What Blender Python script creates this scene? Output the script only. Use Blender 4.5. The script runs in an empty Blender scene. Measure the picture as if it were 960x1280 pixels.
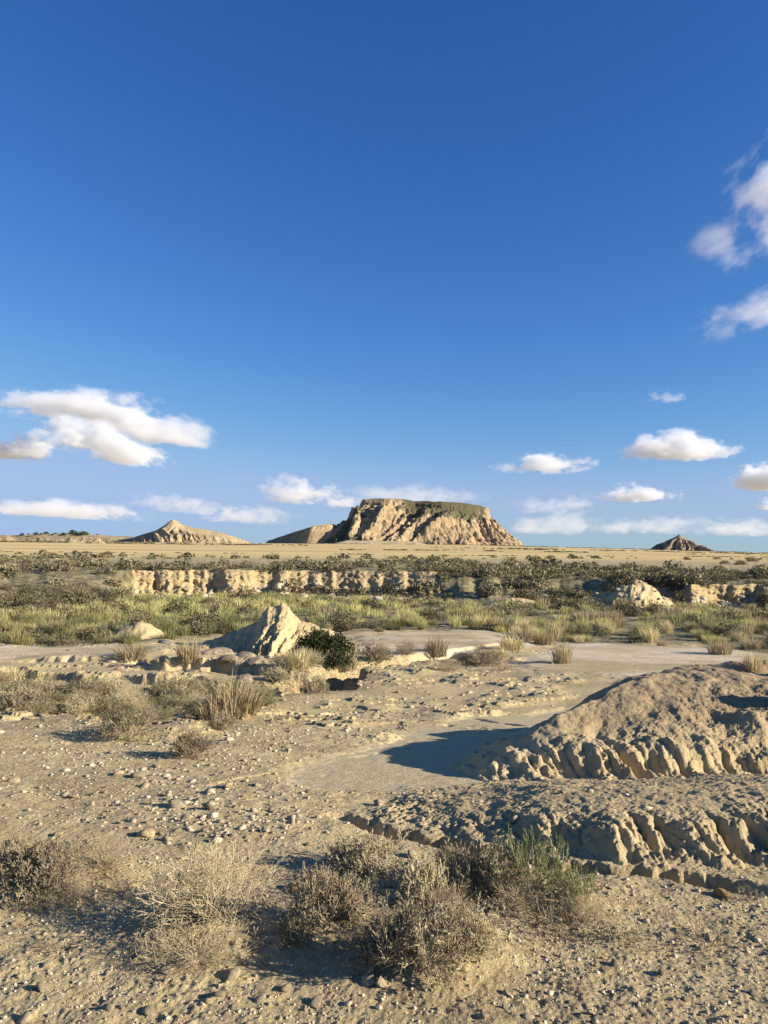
import bpy, math, random
import numpy as np
from mathutils import Vector, Matrix

R = math.radians
S = bpy.context.scene
COL = S.collection

# ------------------------------------------------------------------ camera
EYE = Vector((0.0, 0.0, 1.6))
PITCH, ROLL = 2.86, 0.40
cam_data = bpy.data.cameras.new('camera')
cam_data.sensor_fit = 'VERTICAL'
cam_data.sensor_height = 36.0
cam_data.lens = 961.0 / 1280.0 * 36.0
cam_data.clip_start = 0.05
cam_data.clip_end = 60000.0
cam = bpy.data.objects.new('camera', cam_data)
COL.objects.link(cam)
CAM_M = (Matrix.Rotation(R(90 + PITCH), 4, 'X') @ Matrix.Rotation(R(ROLL), 4, 'Z'))
cam.matrix_world = Matrix.Translation(EYE) @ CAM_M
S.camera = cam

# ------------------------------------------------------------------ sun and sky
SUN_EL, SUN_AZ = 19.0, 106.0          # azimuth clockwise from the view axis (+Y)
SKY = [(0.581, 1.54, 1.833), (0.588, 1.18, 2.626), (0.79, 1.03, 3.964)]   # gain, power, ceiling per channel
world = bpy.data.worlds.new('World')
S.world = world
world.use_nodes = True
wn = world.node_tree
wn.nodes.clear()
w_out = wn.nodes.new('ShaderNodeOutputWorld')
w_bg = wn.nodes.new('ShaderNodeBackground')
w_sky = wn.nodes.new('ShaderNodeTexSky')
w_sky.sky_type = 'NISHITA'
w_sky.sun_disc = False
w_sky.sun_elevation = R(SUN_EL)
w_sky.sun_rotation = R(SUN_AZ)
w_sky.altitude = 400
w_sky.air_density = 1.0
w_sky.dust_density = 0.0
w_sky.ozone_density = 6.0
w_bg.inputs['Strength'].default_value = 0.101
# grade of the clear evening sky: deeper blue overhead, pale grey-blue (not yellow) at the horizon
w_sep = wn.nodes.new('ShaderNodeSeparateColor')
w_com = wn.nodes.new('ShaderNodeCombineColor')
wn.links.new(w_sky.outputs[0], w_sep.inputs[0])
def sky_channel(i, gain, power, top):
    a = wn.nodes.new('ShaderNodeMath'); a.operation = 'POWER'
    wn.links.new(w_sep.outputs[i], a.inputs[0]); a.inputs[1].default_value = power
    b = wn.nodes.new('ShaderNodeMath'); b.operation = 'MULTIPLY'
    wn.links.new(a.outputs[0], b.inputs[0]); b.inputs[1].default_value = gain
    c = wn.nodes.new('ShaderNodeMath'); c.operation = 'SMOOTH_MIN'
    wn.links.new(b.outputs[0], c.inputs[0]); c.inputs[1].default_value = top; c.inputs[2].default_value = 0.6 * top
    wn.links.new(c.outputs[0], w_com.inputs[i])
sky_channel(0, SKY[0][0], SKY[0][1], SKY[0][2])
sky_channel(1, SKY[1][0], SKY[1][1], SKY[1][2])
sky_channel(2, SKY[2][0], SKY[2][1], SKY[2][2])
wn.links.new(w_com.outputs[0], w_bg.inputs['Color'])
wn.links.new(w_bg.outputs[0], w_out.inputs['Surface'])

sun_data = bpy.data.lights.new('sun', 'SUN')
sun_data.energy = 5.0
sun_data.angle = R(0.53)
sun_data.color = (1.0, 0.89, 0.74)
sun = bpy.data.objects.new('sun', sun_data)
COL.objects.link(sun)
to_sun = Vector((math.sin(R(SUN_AZ)) * math.cos(R(SUN_EL)), math.cos(R(SUN_AZ)) * math.cos(R(SUN_EL)), math.sin(R(SUN_EL))))
sun.rotation_euler = to_sun.to_track_quat('Z', 'Y').to_euler()
sun.location = (40, -10, 30)

S.view_settings.view_transform = 'Standard'
S.view_settings.look = 'None'
S.view_settings.exposure = 1.0
S.view_settings.gamma = 1.0
S.cycles.max_bounces = 5
S.cycles.diffuse_bounces = 2
S.cycles.glossy_bounces = 1
S.cycles.transmission_bounces = 2
S.cycles.transparent_max_bounces = 8
S.cycles.volume_bounces = 3
S.cycles.volume_step_rate = 0.5
S.cycles.volume_max_steps = 128
S.cycles.use_denoising = True
S.cycles.sample_clamp_indirect = 4.0
FINE = 1
# ------------------------------------------------------------------ numpy noise
def _hash(ix, iy, seed):
    n = (ix.astype(np.int64) * 374761393 + iy.astype(np.int64) * 668265263 + seed * 1442695041) & 0xffffffff
    n = ((n ^ (n >> 13)) * 1274126177) & 0xffffffff
    n = (n ^ (n >> 16)) & 0xffffffff
    return n
def perlin(x, y, seed=0):
    x = np.asarray(x, dtype=np.float64); y = np.asarray(y, dtype=np.float64)
    x0 = np.floor(x); y0 = np.floor(y); fx = x - x0; fy = y - y0
    u = fx * fx * fx * (fx * (fx * 6 - 15) + 10); v = fy * fy * fy * (fy * (fy * 6 - 15) + 10)
    def g(dx, dy):
        a = _hash(x0 + dx, y0 + dy, seed).astype(np.float64) * (2 * np.pi / 4294967296.0)
        return np.cos(a) * (fx - dx) + np.sin(a) * (fy - dy)
    a = g(0, 0); b = g(1, 0); c = g(0, 1); d = g(1, 1)
    return 1.5 * ((a + (b - a) * u) * (1 - v) + (c + (d - c) * u) * v)
def fbm(x, y, seed=0, oct=4, gain=0.5):
    r = 0; a = 1.0; t = 0
    for k in range(oct):
        r = r + a * perlin(x * 2 ** k + 17.3 * k, y * 2 ** k - 9.1 * k, seed + k); t += a; a *= gain
    return r / t
def ridged(x, y, seed=0, oct=3, gain=0.5):
    r = 0; a = 1.0; t = 0
    for k in range(oct):
        r = r + a * (1 - 2 * np.abs(perlin(x * 2 ** k + 5.3 * k, y * 2 ** k - 3.1 * k, seed + k))); t += a; a *= gain
    return r / t
def billow(x, y, seed=0, oct=1):
    """rounded bulges parted by narrow grooves"""
    r = 0; a = 1.0; t = 0
    for k in range(oct):
        r = r + a * np.minimum(1.9 * np.abs(perlin(x * 2 ** k + 5.3 * k, y * 2 ** k - 3.1 * k, seed + k)) ** .7, 1.2); t += a; a *= .5
    return r / t
def worley(x, y, seed=0):
    """distance to the nearest of jittered points (clods)"""
    x0 = np.floor(x); y0 = np.floor(y); best = np.full(np.shape(x), 9.0)
    for dx in (-1, 0, 1):
        for dy in (-1, 0, 1):
            h = _hash(x0 + dx, y0 + dy, seed)
            px = x0 + dx + (h & 0xffff) / 65536.0; py = y0 + dy + (h >> 16) / 65536.0
            best = np.minimum(best, (px - x) ** 2 + (py - y) ** 2)
    return np.sqrt(best)
def sst(a, b, x):
    t = np.clip((x - a) / (b - a), 0, 1); return t * t * (3 - 2 * t)
def poly_sd(x, y, P):
    """signed distance to a polygon, positive inside"""
    P = np.array(P, float); d = np.full(np.shape(x), 1e9); inside = np.zeros(np.shape(x), bool)
    for i in range(len(P)):
        ax, ay = P[i]; bx, by = P[(i + 1) % len(P)]
        ex, ey = bx - ax, by - ay; L = ex * ex + ey * ey
        t = np.clip(((x - ax) * ex + (y - ay) * ey) / L, 0, 1)
        d = np.minimum(d, (x - ax - t * ex) ** 2 + (y - ay - t * ey) ** 2)
        c = ((ay > y) != (by > y))
        with np.errstate(divide='ignore', invalid='ignore'):
            xi = ax + (y - ay) * ex / (ey if ey != 0 else 1e-12)
        inside ^= c & (x < xi)
    return np.sqrt(d) * np.where(inside, 1, -1)
def line_d(x, y, P):
    """distance to a polyline and the fraction along it"""
    best = np.full(np.shape(x), 1e9); tt = np.zeros(np.shape(x)); n = len(P) - 1
    for i in range(n):
        ax, ay = P[i]; bx, by = P[i + 1]; ex, ey = bx - ax, by - ay
        t = np.clip(((x - ax) * ex + (y - ay) * ey) / (ex * ex + ey * ey), 0, 1)
        d = (x - ax - t * ex) ** 2 + (y - ay - t * ey) ** 2
        m = d < best; best = np.where(m, d, best); tt = np.where(m, (i + t) / n, tt)
    return np.sqrt(best), tt

# ------------------------------------------------------------------ the lie of the land
BASE_Y = [-400, -20, 0, 2.5, 4, 5, 7, 10, 14, 22, 30, 50, 66, 90]
BASE_Z = [0.4, 0.1, 0, 0, -.08, -.18, -.42, -.85, -1.3, -1.75, -1.95, -2.3, -2.5, -2.5]
# the edge of the plain beyond the wash, by slope x/y: distance of its foot, width of the face, top height
BK_PX = [-900, -300, 0, 120, 158, 172, 370, 545, 580, 640, 730, 750, 850, 862, 935, 955, 1100, 1900]
BK_D = [50, 50, 44, 52, 60, 65, 67, 65, 60, 57, 57, 58, 57, 58, 58, 54, 52, 50]
BK_W = [30, 30, 30, 20, 8, 2.5, 2.7, 3.2, 9, 13, 10, 5, 4.5, 1.4, 1.4, 6, 14, 20]
BK_T = [0, 0, -.1, -.15, -.2, -.2, -.2, -.2, -.3, -.5, -.6, -.7, -.75, -.8, -.8, -.8, -.6, -.4]
BK_U = [(p - 480) / 961.0 for p in BK_PX]
POND = [(-.55, 6.2), (-.95, 7.2), (-.75, 8.2), (-.35, 9.6), (.3, 11.2), (1.3, 13.2), (3.2, 14.6), (5, 15.5), (5, 9), (1.2, 6.9), (.5, 6.5)]
MOUND = [(.85, 7.05), (1.6, 6.75), (3.2, 6.9), (5.5, 6.7), (8, 7), (11, 8), (10.5, 12), (6.5, 12.6), (3.4, 12.2), (2.2, 11.2), (1.35, 9.3), (.8, 7.9)]
TONGUE = [(-.2, 5.5), (.02, 5.12), (.5, 4.78), (.85, 4.42), (1.3, 4.3), (1.75, 4.22), (2.5, 4.3), (4, 4.2), (7, 4.3), (8, 6.6), (3, 6.75), (1.2, 6.7), (.3, 6.5)]
CRACK = [(-.35, 5.45), (-.02, 5.02), (.5, 4.66), (.9, 4.27), (1.4, 4.12), (1.75, 3.98), (1.95, 3.8)]
TRENCH = [(-3.1, 16.3), (-2.0, 16.9), (-1.15, 17.6), (-1.0, 19.5), (-1.1, 21.3), (.5, 23.2), (2.4, 25.2)]
EDGE_L = [(-12, 19), (-8.6, 18.5), (-7, 17.6), (-5.3, 17.3), (-3.6, 16.9), (-3.3, 14.4)]
PAN_A = [(-1.2, 24), (-.6, 31), (2.2, 34), (5.2, 35), (5.5, 29), (4, 25)]
PAN_B = [(3.8, 21), (7, 19), (14, 20), (13.5, 26), (11, 29), (6.8, 30), (4.9, 25)]
PAN_L = [(-16, 23.5), (-9, 22.8), (-6.9, 23.2), (-6.2, 25.0), (-9, 26.5), (-16, 26.5)]

HUMMOCKS = [(.20, 3.15, .20, .09), (.42, 3.25, .16, .07), (-.82, 3.5, .26, .07), (-.22, 3.45, .16, .06), (.62, 3.95, .28, .08), (.1, 3.75, .2, .06), (-1.75, 3.95, .3, .08), (-1.4, 4.1, .25, .05), (.95, 3.8, .2, .05), (-2.6, 10.0, .5, .12), (-3.6, 10.2, .6, .12), (-4.6, 10.4, .7, .12)]
def zones(x, y):
    q = {}
    wx = x + .50 * fbm(x * 1.0, y * 1.0, 901, 5, .6); wy = y + .50 * fbm(x * 1.0, y * 1.0, 951, 5, .6)
    q['pond'] = poly_sd(wx, wy, POND)
    wx2 = x + 1.5 * fbm(x * .3, y * .3, 903, 5, .6); wy2 = y + 1.5 * fbm(x * .3, y * .3, 953, 5, .6)
    q['pan'] = np.maximum(np.maximum(poly_sd(wx2, wy2, PAN_A), poly_sd(wx2, wy2, PAN_B)), poly_sd(wx2, wy2, PAN_L))
    return q

def bank(u):
    j = 1.6 * fbm(u * 9, u * 0 + 3.1, 11, 3) + 1.1 * fbm(u * 34, u * 0 + 1.1, 12, 3)
    return (np.interp(u, BK_U, BK_D) + j, np.interp(u, BK_U, BK_W), np.interp(u, BK_U, BK_T))

def mound_h(x, y):
    # upper clay mound: scalloped foot, rounded crest
    sd = poly_sd(x + .10 * fbm(x * 1.3, y * 1.3, 21, 2), y, MOUND)
    wx = x + .10 * fbm(x * 2.2, y * 2.2, 22, 3)
    lob = billow(wx * 1.7 + .55 * y, y * .22, 31); lob2 = billow(wx * 4.6 + 1.2 * y, y * .8, 33, 2)
    near = 1 - sst(.12, .70, sd)
    s = sd + near * (.20 * (lob - .7) + .11 * (lob2 - .5) + .18 * fbm(x * 3.1, y * 3.1, 35, 4))
    top = .13 * sst(0, .34, s) ** .8 + np.interp(x, [1.2, 2.0, 3.0], [.72, .78, .88]) * np.sin(np.clip((s - .1) / 2.25, 0, 1) * np.pi / 2) ** 1.15
    # saddle and a second hump further right that throws shadow bands over the near side
    top = top - .10 * np.exp(-((x - 5.0) ** 2 / 1.2 + (y - 9.2) ** 2 / 3)) * sst(0, .5, s)
    top = top + .30 * np.exp(-((x - 8.0) ** 2 / 2.5 + (y - 10.2) ** 2 / .6)) * sst(0, .5, s) + .16 * np.exp(-((x - 5.8) ** 2 / 1.2 + (y - 7.7) ** 2 / .12)) * sst(0, .4, s)
    rid, _ = line_d(x, y, [(3.6, 7.5), (5.2, 7.75), (8, 8.2)])
    top = top + .16 * np.exp(-(rid / .22) ** 2) * sst(0, .4, s)
    rid2, _ = line_d(x, y, [(2.7, 10.3), (4.3, 10.55), (7, 10.9), (10, 11)])
    top = top + np.interp(x, [2, 3, 6, 9], [0, .05, .22, .35]) * np.exp(-(rid2 / .38) ** 2) * sst(0, .6, s)
    vall, _ = line_d(x, y, [(2.6, 9.7), (4.2, 9.9), (7, 10.1)])
    top = top - .10 * np.exp(-(vall / .30) ** 2) * sst(0, .6, s)
    # two taller lumps added out of view at right to throw shadow bands across the mound
    top = top + (.80 * np.exp(-((x - 6.3) / .8) ** 2 - ((y - 8.9) / .30) ** 2) + .50 * np.exp(-((x - 5.0) / .45) ** 2 - ((y - 7.55) / .20) ** 2)) * sst(0, .4, s)
    top = top + sst(0, .3, s) * (.05 * fbm(x * 1.6 + y * .5, y * .7, 41, 3) + .02 * fbm(x * 6, y * 6, 43, 2)) + .035 * (billow(x * 2.0 - y * .7, y * .4 + x * .3, 45, 2) - .5) * sst(0, .4, s) * (1 - sst(2.2, 3.4, x)) + .045 * fbm(x * 2.6, y * 1.6, 47, 6, .6) * sst(.2, .7, s)
    return top, s

def tongue_h(x, y):
    sd = poly_sd(x + .05 * fbm(x * 2, y * 2, 51, 2), y + .05 * fbm(x * 2, y * 2, 52, 2), TONGUE)
    front = 1 - sst(.1, .75, sd)
    wx = x + .06 * fbm(x * 3, y * 3, 53, 3)
    lob = billow((wx + .15 * y) * 4.2, y * .40, 61); lob2 = billow((wx + .25 * y) * 6.5, y * 1.1, 63, 2)
    amp = np.interp(x, [-.3, .4, .9, 2.5], [.15, .40, 1.0, 1.2])
    s = sd + front * amp * (.15 * (lob - .75) + .10 * (lob2 - .5) + .17 * fbm(x * 5, y * 5, 65, 5, .6))
    H = np.interp(x, [-.3, .2, .7, 1.2, 2.2, 5], [.035, .075, .13, .19, .24, .36])
    h = H * (sst(-.02, .36, s) ** .9 * .78 + .3 * sst(.1, .9, s)) * np.interp(y, [4, 5.4, 6.6, 7.1], [1, .9, .35, 0])
    h = h + .032 * fbm(x * 3.0, y * 2.2, 69, 5, .55) * sst(0, .3, s) * (1 - sst(5.6, 6.6, y))
    h = h + .010 * (billow((wx + .30 * y) * 2.4, y * .5, 67, 2) - .5) * sst(.05, .4, s) * sst(.5, 1, x)
    return h, s

def butte_h(x, y):
    cx, cy = -3.72, 27.4
    dx, dy = x - cx, y - cy
    r = np.hypot(dx, dy)
    if r.size and r.min() > 5: return np.zeros(r.shape)
    jx = dx + .10 * fbm(dx * 2.2, dy * 2.2, 75, 3)
    ridge = np.interp(jx, [-2.9, -2.3, -1.41, -.74, -.52, -.30, -.2, .02, .10, .36, .52, .73, 1.0, 1.87, 2.15, 2.5], [0, .28, .66, .98, 1.38, 1.60, 1.56, 1.62, 1.74, 1.60, 1.34, 1.06, .97, .72, .42, 0])
    w = .42 + 1.2 * ridge
    rill = billow(dx * 2.9 - dy * .9 + .3 * fbm(dx * 3, dy * 3, 76, 2), dy * .35, 74, 3) - .6
    q = np.abs(dy + .12 * dx) / w
    q = q * (1 - .32 * rill * sst(.1, .6, q)) 
    low = ridge * np.clip(1 - q, 0, 1) ** .95
    # the upper part stands steeper than the apron
    cap = np.clip(ridge - .95, 0, None) * np.clip(1 - np.abs(dy) / .55, 0, 1) ** .45
    apron = np.minimum(ridge, .95) * np.clip(1 - q, 0, 1) ** .9
    h = .94 * np.maximum(low * .9, apron + cap) + (.07 * fbm(dx * 4, dy * 4, 77, 4) + .035 * ridged(dx * 9, dy * 5 , 78, 2)) * (ridge > .1) * (q < 1)
    return h

def ground_h(x, y, q=None, detail=True):
    x = np.asarray(x, float); y = np.asarray(y, float)
    q = q or zones(x, y)
    r = np.hypot(x, y)
    h = np.interp(y, BASE_Y, BASE_Z)
    near = 1 - sst(60, 120, r)
    # slow swells
    h = h + .10 * fbm(x * .16, y * .16, 1, 3) * sst(6, 16, r) * near + .05 * fbm(x * .55, y * .55, 5, 3) * sst(1.5, 5, r) * near
    h = h + np.interp(x / np.maximum(y, 4), [-.6, -.3, 0, .5], [.25, .1, 0, 0]) * sst(5, 12, y) * (1 - sst(24, 40, y)) * .5
    pm = sst(-.15, .25, q['pond'])
    pl = -.50 - .32 * (y - 7) / 2.5 * 1.0
    flat = np.interp(y, BASE_Y, BASE_Z) - .03
    h = h * (1 - pm) + flat * pm
    pa = sst(-.3, .6, q['pan'])
    h = h * (1 - .8 * pa) + (np.interp(y, BASE_Y, BASE_Z) + .10) * .8 * pa
    if y.size and (y.min() > 42 or y.max() < -3):
        q['mound'] = np.full(x.shape, -9.0); q['tongue'] = np.full(x.shape, -9.0)
        h = h + .10 * fbm(x * .9, y * .9, 171, 4) * (1 - pa) * near * sst(20, 32, y)
        return h + sst(110, 220, r) * (1 - sst(9000, 12000, r)) * .35 * fbm(x * .013, y * .013, 181, 3)
    # the trench and the small broken edges left of it
    d, t = line_d(x + .25 * fbm(x * .9, y * .9, 81, 3), y + .35 * fbm(x * .9, y * .9, 83, 3), TRENCH)
    tr = 1 - sst(.38, .56, d)
    h = h - np.interp(y, [16, 18, 21, 25], [.85, .8, .62, .5]) * tr
    # the platform beyond the trench stands higher than this side
    far_side = sst(.0, .22, y - np.interp(x, [-3, -1, .6, 2.6, 4.5], [26, 21.8, 23.8, 26.0, 28.5])) * (1 - sst(3.5, 5.5, x)) * sst(-2.2, -1.2, x) * (1 - sst(30, 38, y))
    h = h + .10 * far_side
    for k, (P, drop, w) in enumerate(((EDGE_L, .17, .16), ([(-8.5, 22.8), (-6.4, 22.6), (-5.2, 22.9), (-4.4, 21.9), (-3.2, 21.6)], .13, .14), ([(-4.3, 20.4), (-3.2, 19.6), (-2.9, 18.4)], .3, .14))):
        xx = x + .25 * fbm(x * 1.3, y * 1.3, 85 + k, 3); yy = y + .3 * fbm(x * 1.3, y * 1.3, 95 + k, 3)
        d, t = line_d(xx, yy, P)
        ys = np.interp(xx, [p[0] for p in P[:5]], [p[1] for p in P[:5]]) if k < 2 else np.interp(xx, [-4.3, -3.2, -2.9], [20.4, 19.6, 18.4])
        side = yy - ys                                  # beyond the edge stands higher
        lim = (1 - sst(1.2, 2.6, d))
        h = h + drop * sst(-w * .5, w * .5, side) * lim - .09 * np.exp(-((side + .12) / .12) ** 2) * lim * sst(0, .3, 3 - d)
    # thin cracks in the wash right of centre
    for P, dep, w in (([(.55, 12.6), (1.2, 12.0), (1.9, 11.6), (2.5, 11.7)], .14, .07), ([(1.55, 13.2), (1.9, 12.6), (2.15, 12.2)], .10, .05), ([(-1.5, 6.5), (-1.0, 7.1), (-.75, 8.0), (-.1, 9.0), (.35, 9.4)], .022, .035), ([(-1.1, 6.3), (-.75, 6.7), (-.5, 7.5)], .022, .035)):
        d, t = line_d(x + .12 * fbm(x * 2.5, y * 2.5, 105, 3), y + .12 * fbm(x * 2.5, y * 2.5, 107, 3), P)
        h = h - dep * np.exp(-(d / w) ** 2) * sst(-.25, .15, fbm(x * 2.1, y * 2.1, 109, 2))
    for hx, hy, hr, hh in HUMMOCKS:
        h = h + hh * np.exp(-((x - hx) ** 2 + (y - hy) ** 2) / hr ** 2)
    mh, ms = mound_h(x, y)
    h = h + mh
    th, ts = tongue_h(x, y)
    h = h + th
    d, t = line_d(x + .06 * fbm(x * 5, y * 5, 111, 4), y + .09 * fbm(x * 6, y * 6, 113, 4), CRACK)
    d = d + .03 * fbm(x * 11, y * 11, 115, 2)
    h = h - np.interp(t, [0, .1, .3, .5, .8, 1], [0, .12, .20, .15, .10, 0.0]) * (1 - sst(.03, .10, d))
    h = h + butte_h(x, y)
    # little pale mounds
    for cx, cy, rr, hh in ((-9.6, 30.5, 1.05, .72), (-6.9, 24.3, .6, .14)):
        h = h + hh * np.clip(1 - np.hypot((x - cx) / rr, (y - cy) / rr) + .12 * fbm(x * 3, y * 3, 121, 2), 0, 1) ** .8
    q['mound'] = ms; q['tongue'] = ts
    if detail:
        clay = np.maximum(sst(-.02, .1, ms), .25 * sst(-.02, .1, ts) + .5 * sst(-.02, .1, ts) * (1 - sst(.25, .6, ts)))
        soft = np.maximum(pm, pa)
        # clods and grit, finer near the camera
        n1 = 0 if r.min() > 16 else np.clip(1 - 1.5 * worley(x * 17 + fbm(x * 9, y * 9, 135, 2), y * 17, 131), 0, 1) ** 1.5 * .020 * sst(-.2, .3, fbm(x * 2, y * 2, 137, 2)) + np.clip(1 - 1.4 * worley(x * 40, y * 40, 133), 0, 1) * .009
        n2 = fbm(x * 4.5, y * 4.5, 141, 5, .62) * .042
        amt = 1 - .70 * soft
        fg = 1 - sst(9, 16, r)
        h = h + fg * (amt * (n1 * (.28 + .75 * clay + .16 * (1 - sst(3.4, 4.6, y)))) + n2 * amt * (.5 + .1 * clay))
        # flaky broken slabs in the middle distance
        pl2 = worley(x * 2.3 + .3 * fbm(x, y, 151, 2), y * 3.0, 153)
        band = sst(8, 11, y) * (1 - sst(26, 30, y)) * (1 - soft) * (1 - sst(-.1, .2, ms))
        patch = sst(.0, .35, fbm(x * .5, y * .5, 161, 2) + .15)
        h = h + band * patch * (.042 * np.round(3 * np.clip(fbm(x * 1.1, y * 1.5, 163, 4) + .5, 0, 1)) - .03 + .02 * (1 - pl2))
        mid = sst(20, 32, y) * near
        h = h + mid * .10 * fbm(x * .9, y * .9, 171, 4) * (1 - pa)
        h = h + sst(110, 220, r) * (1 - sst(9000, 12000, r)) * .35 * fbm(x * .013, y * .013, 181, 3)
    return h

def ground_full(x, y, detail=True):
    """ground with the bank to the plain, as a plain height field"""
    x = np.asarray(x, float); y = np.asarray(y, float)
    q = zones(x, y)
    h = ground_h(x, y, q, detail)
    u = x / np.maximum(y, 1e-3)
    D, W, T = bank(u)
    yy = np.where(y > 5, y, 0)
    t = np.clip((yy - D) / np.maximum(W, .5), 0, 1)
    s = np.where(W > 4, t * t * (3 - 2 * t), t ** .8)
    hill = T * (1 - sst(20, 70, yy - D)) + 0.0
    back = hill + .18 * fbm(x * .09, y * .09, 191, 4) * (1 - sst(150, 400, yy))
    far = 1 - sst(110, 220, np.hypot(x, y))
    b2 = h * (1 - s) + back * s
    # scattered swells on slopes
    b2 = b2 + s * (1 - t) * .35 * fbm(x * .35, y * .35, 193, 3) * (W > 4)
    side = sst(60, 110, np.abs(x) + np.maximum(-y, 0) * 0)
    wash_z = b2
    # away to the sides and behind, the wash closes again
    beh = np.where(y <= 5, 1.0, 0.0)
    return wash_z * 1.0
# ------------------------------------------------------------------ clouds (real volumes, kilometres away)
def sock(nt, node, name, v):
    if isinstance(v, bpy.types.NodeSocket): nt.links.new(v, node.inputs[name])
    else: node.inputs[name].default_value = v
def nmath(nt, op, a, b=None, c=None, clamp=False):
    n = nt.nodes.new('ShaderNodeMath'); n.operation = op; n.use_clamp = clamp
    sock(nt, n, 0, a)
    if b is not None: sock(nt, n, 1, b)
    if c is not None: sock(nt, n, 2, c)
    return n.outputs[0]

def cloud_material(name, dens, thr, scale, seed, flat):
    m = bpy.data.materials.new(name); m.use_nodes = True
    nt = m.node_tree; nt.nodes.clear()
    out = nt.nodes.new('ShaderNodeOutputMaterial')
    pv = nt.nodes.new('ShaderNodeVolumePrincipled')
    tc = nt.nodes.new('ShaderNodeTexCoord')
    sep = nt.nodes.new('ShaderNodeSeparateXYZ'); nt.links.new(tc.outputs['Object'], sep.inputs[0])
    ln = nt.nodes.new('ShaderNodeVectorMath'); ln.operation = 'LENGTH'
    mp = nt.nodes.new('ShaderNodeMapping'); mp.inputs['Scale'].default_value = (scale[0], scale[1], scale[2]); mp.inputs['Location'].default_value = (seed * 7.3, seed * 3.1, seed * 1.7)
    nt.links.new(tc.outputs['Object'], mp.inputs[0])
    nz = nt.nodes.new('ShaderNodeTexNoise'); nz.inputs['Scale'].default_value = 1.0
    nz.inputs['Detail'].default_value = 8.0; nz.inputs['Roughness'].default_value = 0.68
    nt.links.new(mp.outputs[0], nz.inputs['Vector'])
    # the hull narrows upward and is flat underneath
    nt.links.new(tc.outputs['Object'], ln.inputs[0])
    r = ln.outputs['Value']
    nl = nt.nodes.new('ShaderNodeTexNoise'); nl.inputs['Scale'].default_value = 0.42; nl.inputs['Detail'].default_value = 1.0
    nt.links.new(mp.outputs[0], nl.inputs['Vector'])
    edge = nmath(nt, 'SUBTRACT', 1.0, nmath(nt, 'POWER', r, 4.0), clamp=True)
    fall = nmath(nt, 'SUBTRACT', 0.60, r)
    base = nmath(nt, 'MULTIPLY', nmath(nt, 'MAXIMUM', nmath(nt, 'SUBTRACT', -flat, sep.outputs['Z']), 0.0), 3.0)
    v = nmath(nt, 'ADD', nmath(nt, 'MULTIPLY', fall, 1.0), nmath(nt, 'MULTIPLY', nmath(nt, 'SUBTRACT', nz.outputs['Fac'], 0.5), 2.6))
    v = nmath(nt, 'ADD', v, nmath(nt, 'MULTIPLY', nmath(nt, 'SUBTRACT', nl.outputs['Fac'], 0.5), 1.7))
    v = nmath(nt, 'SUBTRACT', nmath(nt, 'SUBTRACT', v, base), thr)
    v = nmath(nt, 'MULTIPLY', nmath(nt, 'MINIMUM', nmath(nt, 'MAXIMUM', nmath(nt, 'MULTIPLY', v, 3.6), 0.0), 1.0), dens)
    v = nmath(nt, 'MULTIPLY', v, edge)
    nt.links.new(v, pv.inputs['Density'])
    pv.inputs['Color'].default_value = (0.925, 0.955, 1.0, 1)
    pv.inputs['Anisotropy'].default_value = 0.1
    nt.links.new(pv.outputs[0], out.inputs['Volume'])
    m.cycles.volume_sampling = 'MULTIPLE_IMPORTANCE' if hasattr(m, 'cycles') else m.cycles.volume_sampling
    return m

def ray(px, py):
    return (CAM_M.to_3x3() @ Vector(((px - 480) / 961.0, -(py - 640) / 961.0, -1.0)))
def make_cloud(px0, px1, py0, py1, dist, label, dens=0.03, thr=0.1, tilt=0.0, seed=1, flat=0.35, depth=0.8, ns=(2.2, 2.2, 1.9)):
    import bmesh
    cx, cy = (px0 + px1) / 2, (py0 + py1) / 2
    d = ray(cx, cy); d *= dist / d.y
    w = (px1 - px0) / 961.0 * dist / 2 * 1.2; h = (py1 - py0) / 961.0 * dist / 2 * 1.28
    bm = bmesh.new(); bmesh.ops.create_icosphere(bm, subdivisions=3, radius=1.0)
    me = bpy.data.meshes.new('cloud'); bm.to_mesh(me); bm.free()
    o = bpy.data.objects.new('cloud', me); COL.objects.link(o)
    o.location = EYE + d
    o.scale = (w, w * depth, h)
    o.rotation_euler = (0, R(-tilt), 0)
    ax = min(w / h, 7.0) * 0.6
    me.materials.append(cloud_material('cloud_vapour', dens, thr, (ns[2] * ax, ns[2] * ax * depth, ns[2]), seed, flat))
    o['label'] = label; o['category'] = 'cloud'; o['group'] = 'clouds in the blue sky'
    return o
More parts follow.
